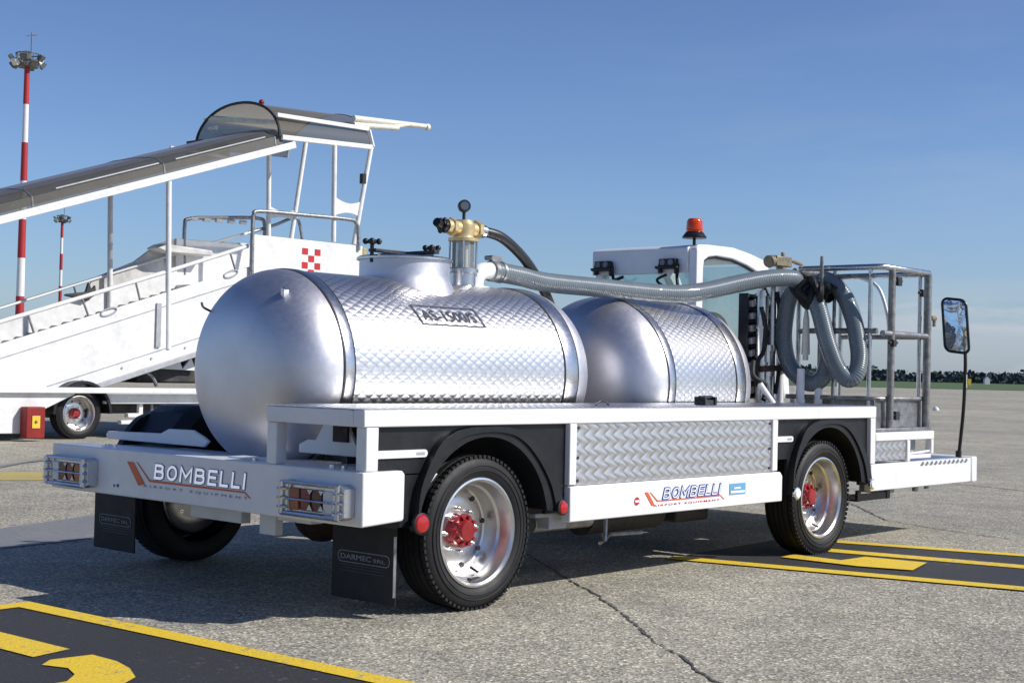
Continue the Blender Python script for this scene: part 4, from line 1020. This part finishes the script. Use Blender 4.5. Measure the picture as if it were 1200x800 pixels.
lf = MB(); lf.bar((6.0, Y0+.02, zb(6.0)-.03), (10.2, Y0+.02, zb(10.2)-.03), .12, .08); lf.build('lower_rail', 'grey_paint', S, bevel=.01)
sf = MB()
for i in range(26):
    x = 5.0+i*.2; z = zt(x)-.28; sf.box(x, x+.2, Y0+.06, Y1-.06, z-.03, z); sf.box(x+.19, x+.2, Y0+.06, Y1-.06, z-.0, z+.06)
sf.build('stair_treads', 'galvanised', S)
cv = MB(); cvp = [(8.35, zt(8.35)-.1), (8.55, zt(8.55)+.26), (9.3, 2.75), (9.75, 3.08), (10.12, 3.20), (11.6, 3.24), (11.6, 2.5), (10, 2.4)]
cv.prism(cvp, 'y', Y1+.02, Y1+.06); cv.build('side_cover', 'dirty_canvas', S, bevel=.01)
cv = MB(); cv.prism([(9.5, 2.98), (9.65, 3.06), (10.6, 3.02), (10.6, 2.93), (9.7, 2.92)], 'y', Y1-.35, Y1); cv.build('rolled_tarpaulin', 'dirty_canvas', S, bevel=.02)
rk = MB(); rk.prism([(7.95, 2.12), (8.35, 2.06), (8.52, 2.16), (8.50, 2.32), (8.44, 2.24), (8.38, 2.36), (8.33, 2.20), (8.0, 2.15)], 'y', Y1-.15, Y1-.08); rk.build('hinge_gear', 'chassis_dark', S, bevel=.02)
# platform
pf = MB(); pf.box(10.09, 12.47, Y0-.03, Y0+.02, 2.35, 3.18); pf.box(10.09, 12.47, Y1-.02, Y1+.03, 2.35, 3.20); pf.box(10.09, 12.60, Y0, Y1, 2.30, 2.42)
PF = pf.build('platform', 'white_paint_old', S, bevel=.01)
em = MB()
for i in range(3):
    for j in range(5):
        if (i+j) % 2 == 0: em.add([(11.13+i*.135+dx, Y0-.034, 2.94-.115*j+dz) for dx, dz in ((0, 0), (.125, 0), (.125, .105), (0, .105))], [(0, 1, 2, 3)])
em.build('chequered_emblem', 'decal_red', PF, smooth=False)
ed = MB(); ed.box(12.47, 12.56, Y0-.04, Y0+.06, 2.4, 3.15); ed.build('buffer', 'yellow_faded', PF, bevel=.01)
def tubes(name, lst, m_, r=.028, par=None):
    mb = MB()
    for p in lst: mb.tube(p, r, 10)
    return mb.build(name, m_, par or S)
HY = Y0-.045
tubes('platform_rail', [spline([(10.10, HY, 2.45), (10.09, HY, 3.38), (10.11, HY, 3.48), (10.22, HY, 3.555), (11.2, HY, 3.585), (12.13, HY, 3.605), (12.28, HY, 3.56), (12.34, HY, 3.45), (12.36, HY, 3.10)], 5)], 'galvanised', .032)
tubes('platform_rail', [spline([(11.95, Y1, 3.2), (11.96, Y1, 3.6), (11.8, Y1, 3.70), (10.9, Y1, 3.62), (10.35, Y1, 3.55), (10.26, Y1, 3.40), (10.28, Y1, 2.6)], 5)], 'galvanised', .032)
tubes('platform_rail', [spline([(11.6, Y1, 3.42), (12.2, Y1, 3.62), (12.6, Y1, 3.78), (12.75, Y1, 3.72), (12.85, Y1, 3.35)], 5)], 'galvanised', .028)
tubes('handrail', [[(xl, Y0+.04, 1.618+(xl-5.889)*.3286), (5.889, Y0+.04, 1.618), (8.486, Y0+.04, 2.457), (10.07, Y0+.04, 2.99)]], 'white_paint_old', .032)
tubes('handrail', [[(xl, Y1, 1.877+(xl-6.958)*.34), (6.958, Y1, 1.877), (8.848, Y1, 2.52), (10.338, Y1, 3.024), (11.607, Y1, 3.424)]], 'white_paint_old', .024)
for a, b in (((6.30, 1.73), (6.451, 1.33)), ((7.13, 2.02), (7.285, 1.66)), ((8.02, 2.30), (8.14, 1.90)), ((9.726, 2.87), (9.89, 2.45)), ((5.3, 1.42), (5.43, 1.0)), ((4.3, 1.09), (4.42, .7))):
    tubes('baluster', [[(a[0], Y0+.04, a[1]), (b[0], Y0+.03, b[1])]], 'galvanised', .016)
for x in (6.9, 8.2, 9.9):
    tubes('baluster', [[(x, Y1, 1.86+(x-6.958)*.34), (x+.13, Y1, 1.5+(x-6.958)*.33)]], 'galvanised', .016)
for i in range(5): MB().tube([(10.38+i*.26, Y1, 3.562+i*.008), (10.38+i*.26+.13, Y1, 3.566+i*.008)], .036, 10).build('reflective_tape', 'mast_white', S)
# canopy over the flight
def vault(xz0, xz1, ya, yb, rise, zoff1=0, seg=16, flat=2.4):
    mb = MB(); vs = []
    for (x, z) in (xz0, xz1):
        for k in range(seg+1):
            a = PI*k/seg; vs.append((x, (ya+yb)/2-(yb-ya)/2*math.copysign(abs(math.cos(a))**(2/flat), math.cos(a)), z+rise*abs(math.sin(a))**(2/flat)))
    mb.add(vs, [(k, k+1, k+seg+2, k+seg+1) for k in range(seg)])
    return mb
def zc_(x): return 2.999+(x-5.816)*.335
cx0, cx1 = 1.8, 10.93
fold = [(0, 0), (.04, .16), (.24, .27), (.62, .31), (1.38, .31), (1.76, .27), (1.96, .16), (2.0, 0)]
cs = MB()
for i in range(len(fold)-1):
    (a0, b0), (a1, b1) = fold[i], fold[i+1]
    cs.add([(cx0, Y0+a0, zc_(cx0)+.05+b0), (10.7, Y0+a0, zc_(10.7)+.05+b0), (10.7, Y0+a1, zc_(10.7)+.05+b1), (cx0, Y0+a1, zc_(cx0)+.05+b1)], [(0, 1, 2, 3)])
cs.build('canopy_sheet', 'smoked_sheet', S, smooth=False)
cbm = MB(); cbm.bar((cx0, Y0-.01, zc_(cx0)), (cx1, Y0-.01, zc_(cx1)), .07, .11); cbm.build('canopy_beam', 'white_paint_old', S, bevel=.008)
cbm = MB(); cbm.bar((cx0, Y1+.01, zc_(cx0)), (cx1, Y1+.01, zc_(cx1)), .07, .11); cbm.build('canopy_beam', 'grey_paint', S, bevel=.008)
for x in (4.0, 6.3, 8.45, 10.55):
    mb = MB(); pts = [(x, Y0+a_, zc_(x)+.045+b_) for a_, b_ in fold]
    mb.tube(pts, .016, 8); mb.build('canopy_rib', 'cage_dark', S)
for yy_, zz_, mm_, ra_ in ((Y0+.27, .31, 'cage_dark', .014), (Y0+.06, .20, 'cage_dark', .018), (Y0+1.94, .20, 'cage_dark', .018)):
    tubes('canopy_purlin', [[(cx0, yy_, zc_(cx0)+zz_), (10.6, yy_, zc_(10.6)+zz_)]], mm_, ra_)
for xa_ in (3.1, 6.7, 8.7): tubes('canopy_stripe', [[(xa_, Y0+.10, zc_(xa_)+.235), (xa_+1.7, Y0+.10, zc_(xa_+1.7)+.235)]], 'grey_paint', .018)
# hood over the platform
vault((10.62, 4.80), (12.66, 4.90), Y0, 15.92, .66, seg=24, flat=2.1).build('hood_sheet', 'smoked_sheet', S, ang=60)
mb = MB(); mb.bar((10.66, Y0-.01, 4.80), (12.66, Y0-.01, 4.90), .05, .08); mb.bar((10.60, Y0+.06, 5.16), (12.62, Y0+.06, 5.215), .05, .07); mb.bar((12.66, Y0-.01, 4.90), (12.62, Y0+.06, 5.2), .06, .07); mb.build('hood_beam', 'white_paint_old', S, bevel=.008)
mb = MB(); pts = []
for xx in (10.62,):
    for k in range(25):
        a = PI*k/24; pts.append((xx, (Y0+15.92)/2-1.125*math.copysign(abs(math.cos(a))**(2/2.1), math.cos(a)), 4.80+.665*abs(math.sin(a))**(2/2.1)))
mb.tube(pts, .024, 8); mb.build('hood_rib', 'black_metal', S)
mb = MB(); mb.tube([(x, y, z+.12) for x, y, z in [(q[0]+2.03, q[1], q[2]-.02) for q in pts]], .02, 8); mb.build('hood_rib', 'grey_paint', S)
mb = MB(); mb.cyl((10.64, 15.5, 5.28), (10.9, 14.0, 5.10), .05, 10); mb.cyl((10.64, 15.7, 5.28), (10.64, 15.5, 5.28), .03, 8); mb.cyl((10.66, 15.6, 5.12), (10.66, 15.4, 5.12), .035, 8); mb.build('strip_light', 'cream_paint', S)
mb = MB(); mb.cyl((12.3, Y0+.1, 5.36), (14.03, Y0+.05, 5.46), .055, 10, r2=.045); mb.cyl((12.30, Y0+.1, 5.25), (13.3, Y0+.05, 5.33), .05, 10); mb.cyl((13.1, Y0+.05, 5.31), (13.6, Y0+.05, 5.44), .035, 8); mb.cyl((14.0, Y0+.05, 5.44), (14.06, Y0+.05, 5.462), .062, 10); mb.build('hood_extension_arm', 'cream_paint', S)
mb = MB(); mb.cyl((10.95, Y0+.9, 5.45), (10.95, Y0+.9, 5.50), .04, 10); mb.ball((10.95, Y0+.9, 5.51), .048, 10); mb.build('hood_beacon', 'red_box', S)
mb = MB(); mb.box(10.2, 10.8, 15.2, 15.6, 4.62, 4.84); mb.build('junction_box', 'chassis_dark', S)
mb = MB(); mb.bar((9.6, 15.2, 4.63), (10.9, 15.2, 4.60), .04, .04); mb.build('box_rail', 'white_paint_old', S)
# posts
for nm, y, pts_ in (('canopy_post', Y0, [(11.80, 4.82), (11.83, 3.2)]), ('canopy_post', Y0, [(12.63, 4.90), (12.29, 3.2)]), ('canopy_post', 15.57, [(11.935, 4.86), (11.98, 3.3)]), ('canopy_post', 15.57, [(12.78, 5.2), (12.48, 3.3)]),
                   ('canopy_post', Y0+.01, [(8.53, 3.9), (8.60, 1.32)]), ('canopy_post', 15.57, [(8.74, 3.95), (8.80, 1.9)])):
    tubes(nm, [[(a, y, b) for a, b in pts_]], 'white_paint_old', .042)
for y, x0, x1, z0, z1 in ((Y0, 11.85, 12.45, 3.66, 3.95), (15.57, 11.97, 12.62, 3.70, 3.93)):
    mb = MB(); n = 8
    top = [(x0+(x1-x0)*i/n, z1-.07*math.sin(PI*i/n)) for i in range(n+1)]; bot = [(x0+(x1-x0)*i/n-.03*(i > n-1), z0+.06*math.sin(PI*i/n)) for i in range(n+1)]
    mb.ringprism(top, bot, 'y', y-.01, y+.01); mb.build('post_web', 'white_paint_old', S)
mb = MB(); mb.box(12.42, 12.50, Y0-.04, Y0+.04, 4.25, 4.42); mb.build('switch_box', 'black_metal', S)
# chassis of the stairs
mb = MB(); mb.box(-.5, 12.2, Y0-.32, Y0-.25, .655, .735); mb.build('guard_rail', 'white_paint_old', S, bevel=.01)
mb = MB(); mb.box(7.45, 12.2, Y0-.16, Y0-.06, .50, .65); mb.box(2.0, 6.5, Y0-.10, Y0-.04, .20, .62); mb.prism([(5.0, .12), (6.1, .10), (6.25, .35), (6.9, .64), (6.9, .72), (5.0, .72)], 'y', Y0-.24, Y0-.12)
mb.build('chassis_panel', 'white_paint_old', S, bevel=.01)
mb = MB(); mb.prism([(8.3, .8), (8.3, 1.0), (9.0, 1.28), (12.0, 1.9), (12.0, .8)], 'y', Y0+.35, Y0+1.4); mb.box(7.6, 12.0, Y0+.1, Y0+1.5, .35, .62)
mb.build('engine_housing', 'chassis_dark', S, bevel=.03)
mb = MB(); mb.tube(spline([(8.0, Y0+.2, 1.0), (8.25, Y0+.2, 1.0), (8.45, Y0+.2, .9), (8.55, Y0+.2, .76)], 5), .03, 8); mb.tube([(8.3, Y0-.05, .30), (8.3, Y0-.05, .66)], .025, 8); mb.build('hydraulic_line', 'galvanised', S)
mb = MB(); mb.box(7.75, 7.95, Y0-.1, Y0, .20, .26); mb.box(7.85, 8.05, Y0-.12, Y0-.02, .30, .36); mb.box(8.05, 8.12, Y0-.1, Y0-.03, .25, .5); mb.box(8.7, 9.0, Y0-.2, Y0, .25, .45); mb.build('step_irons', 'white_paint_old', S, bevel=.01)
mb = MB(); mb.prism([(8.6, 1.02), (8.62, 1.18), (8.7, 1.05), (8.78, 1.2), (8.86, 1.08), (8.95, 1.22), (9.05, 1.02), (9.2, 1.2), (9.3, 1.0)], 'y', Y0+.25, Y0+.3); mb.build('crumpled_foil', 'white_paint_old', S)
mb = MB(); mb.ringprism(arch(7.06, .36, .47, PI, 0), arch(7.06, .36, .43, PI, 0), 'y', Y0-.20, Y0+.25); mb.build('mudguard', 'black_plastic', S)
mb = MB(); mb.box(6.06, 6.34, Y0-.42, Y0-.25, .04, .47); RB = mb.build('red_box', 'red_box', S, bevel=.012)
mb = MB(); mb.box(6.14, 6.26, Y0-.43, Y0-.421, .18, .35); mb.build('warning_label', 'decal_yellow', RB, bevel=.002)
mb = MB(); mb.ball((6.20, Y0-.432, .27), .022, 10); mb.build('label_mark', 'brass_worn', RB)
mb = MB(); mb.box(6.60, 7.4, Y0+.05, Y0+1.6, .30, .42); mb.build('axle', 'chassis_dark', S)
for x in (7.06, 11.2):
    wheel(S, x, Y0-.10); wheel(S, x, Y1+.10, out=1)

# ------------------------------------------------------------------ tiny far things on the apron
o = MB(); p = Vector((46.5, 19.05, 0)); o.lathe([(0, .12), (.05, .12), (.12, .08), (.16, .0)], p, (0, 0, 1), 12)
tag(o.build('ground_light', 'mast_white'), 'small white ground light standing alone on the apron behind the cage', 'ground light')
q = depth_point(1137, 205); k = thing('marker_board', 'small yellow marker board on the grass edge beside the mirror stalk', 'marker', q)
m1 = MB(); m1.cyl(q, q+Vector((0, 0, .7)), .06, 8); m1.build('post', 'galvanised', k)
m1 = MB(); m1.obox(q+Vector((0, 0, 1.0)), RT*.22, FW*.03, Vector((0, 0, .45))); m1.build('board', 'decal_yellow', k)
q = depth_point(1157, 640); k = thing('distant_hut', 'tiny white hut far off in front of the tree line', 'hut', q)
m1 = MB(); m1.obox(q+Vector((0, 0, 1.0)), RT*1.1, FW*1.0, Vector((0, 0, 1.0))); m1.build('wall', 'mast_white', k)
m1 = MB(); m1.prism([(-1.2, 2.0), (1.2, 2.0), (0, 3.4)], 'y', -1, 1); m1.v = [q+RT*v.x+FW*v.y+Vector((0, 0, v.z)) for v in m1.v]; m1.build('roof', 'mast_white', k)
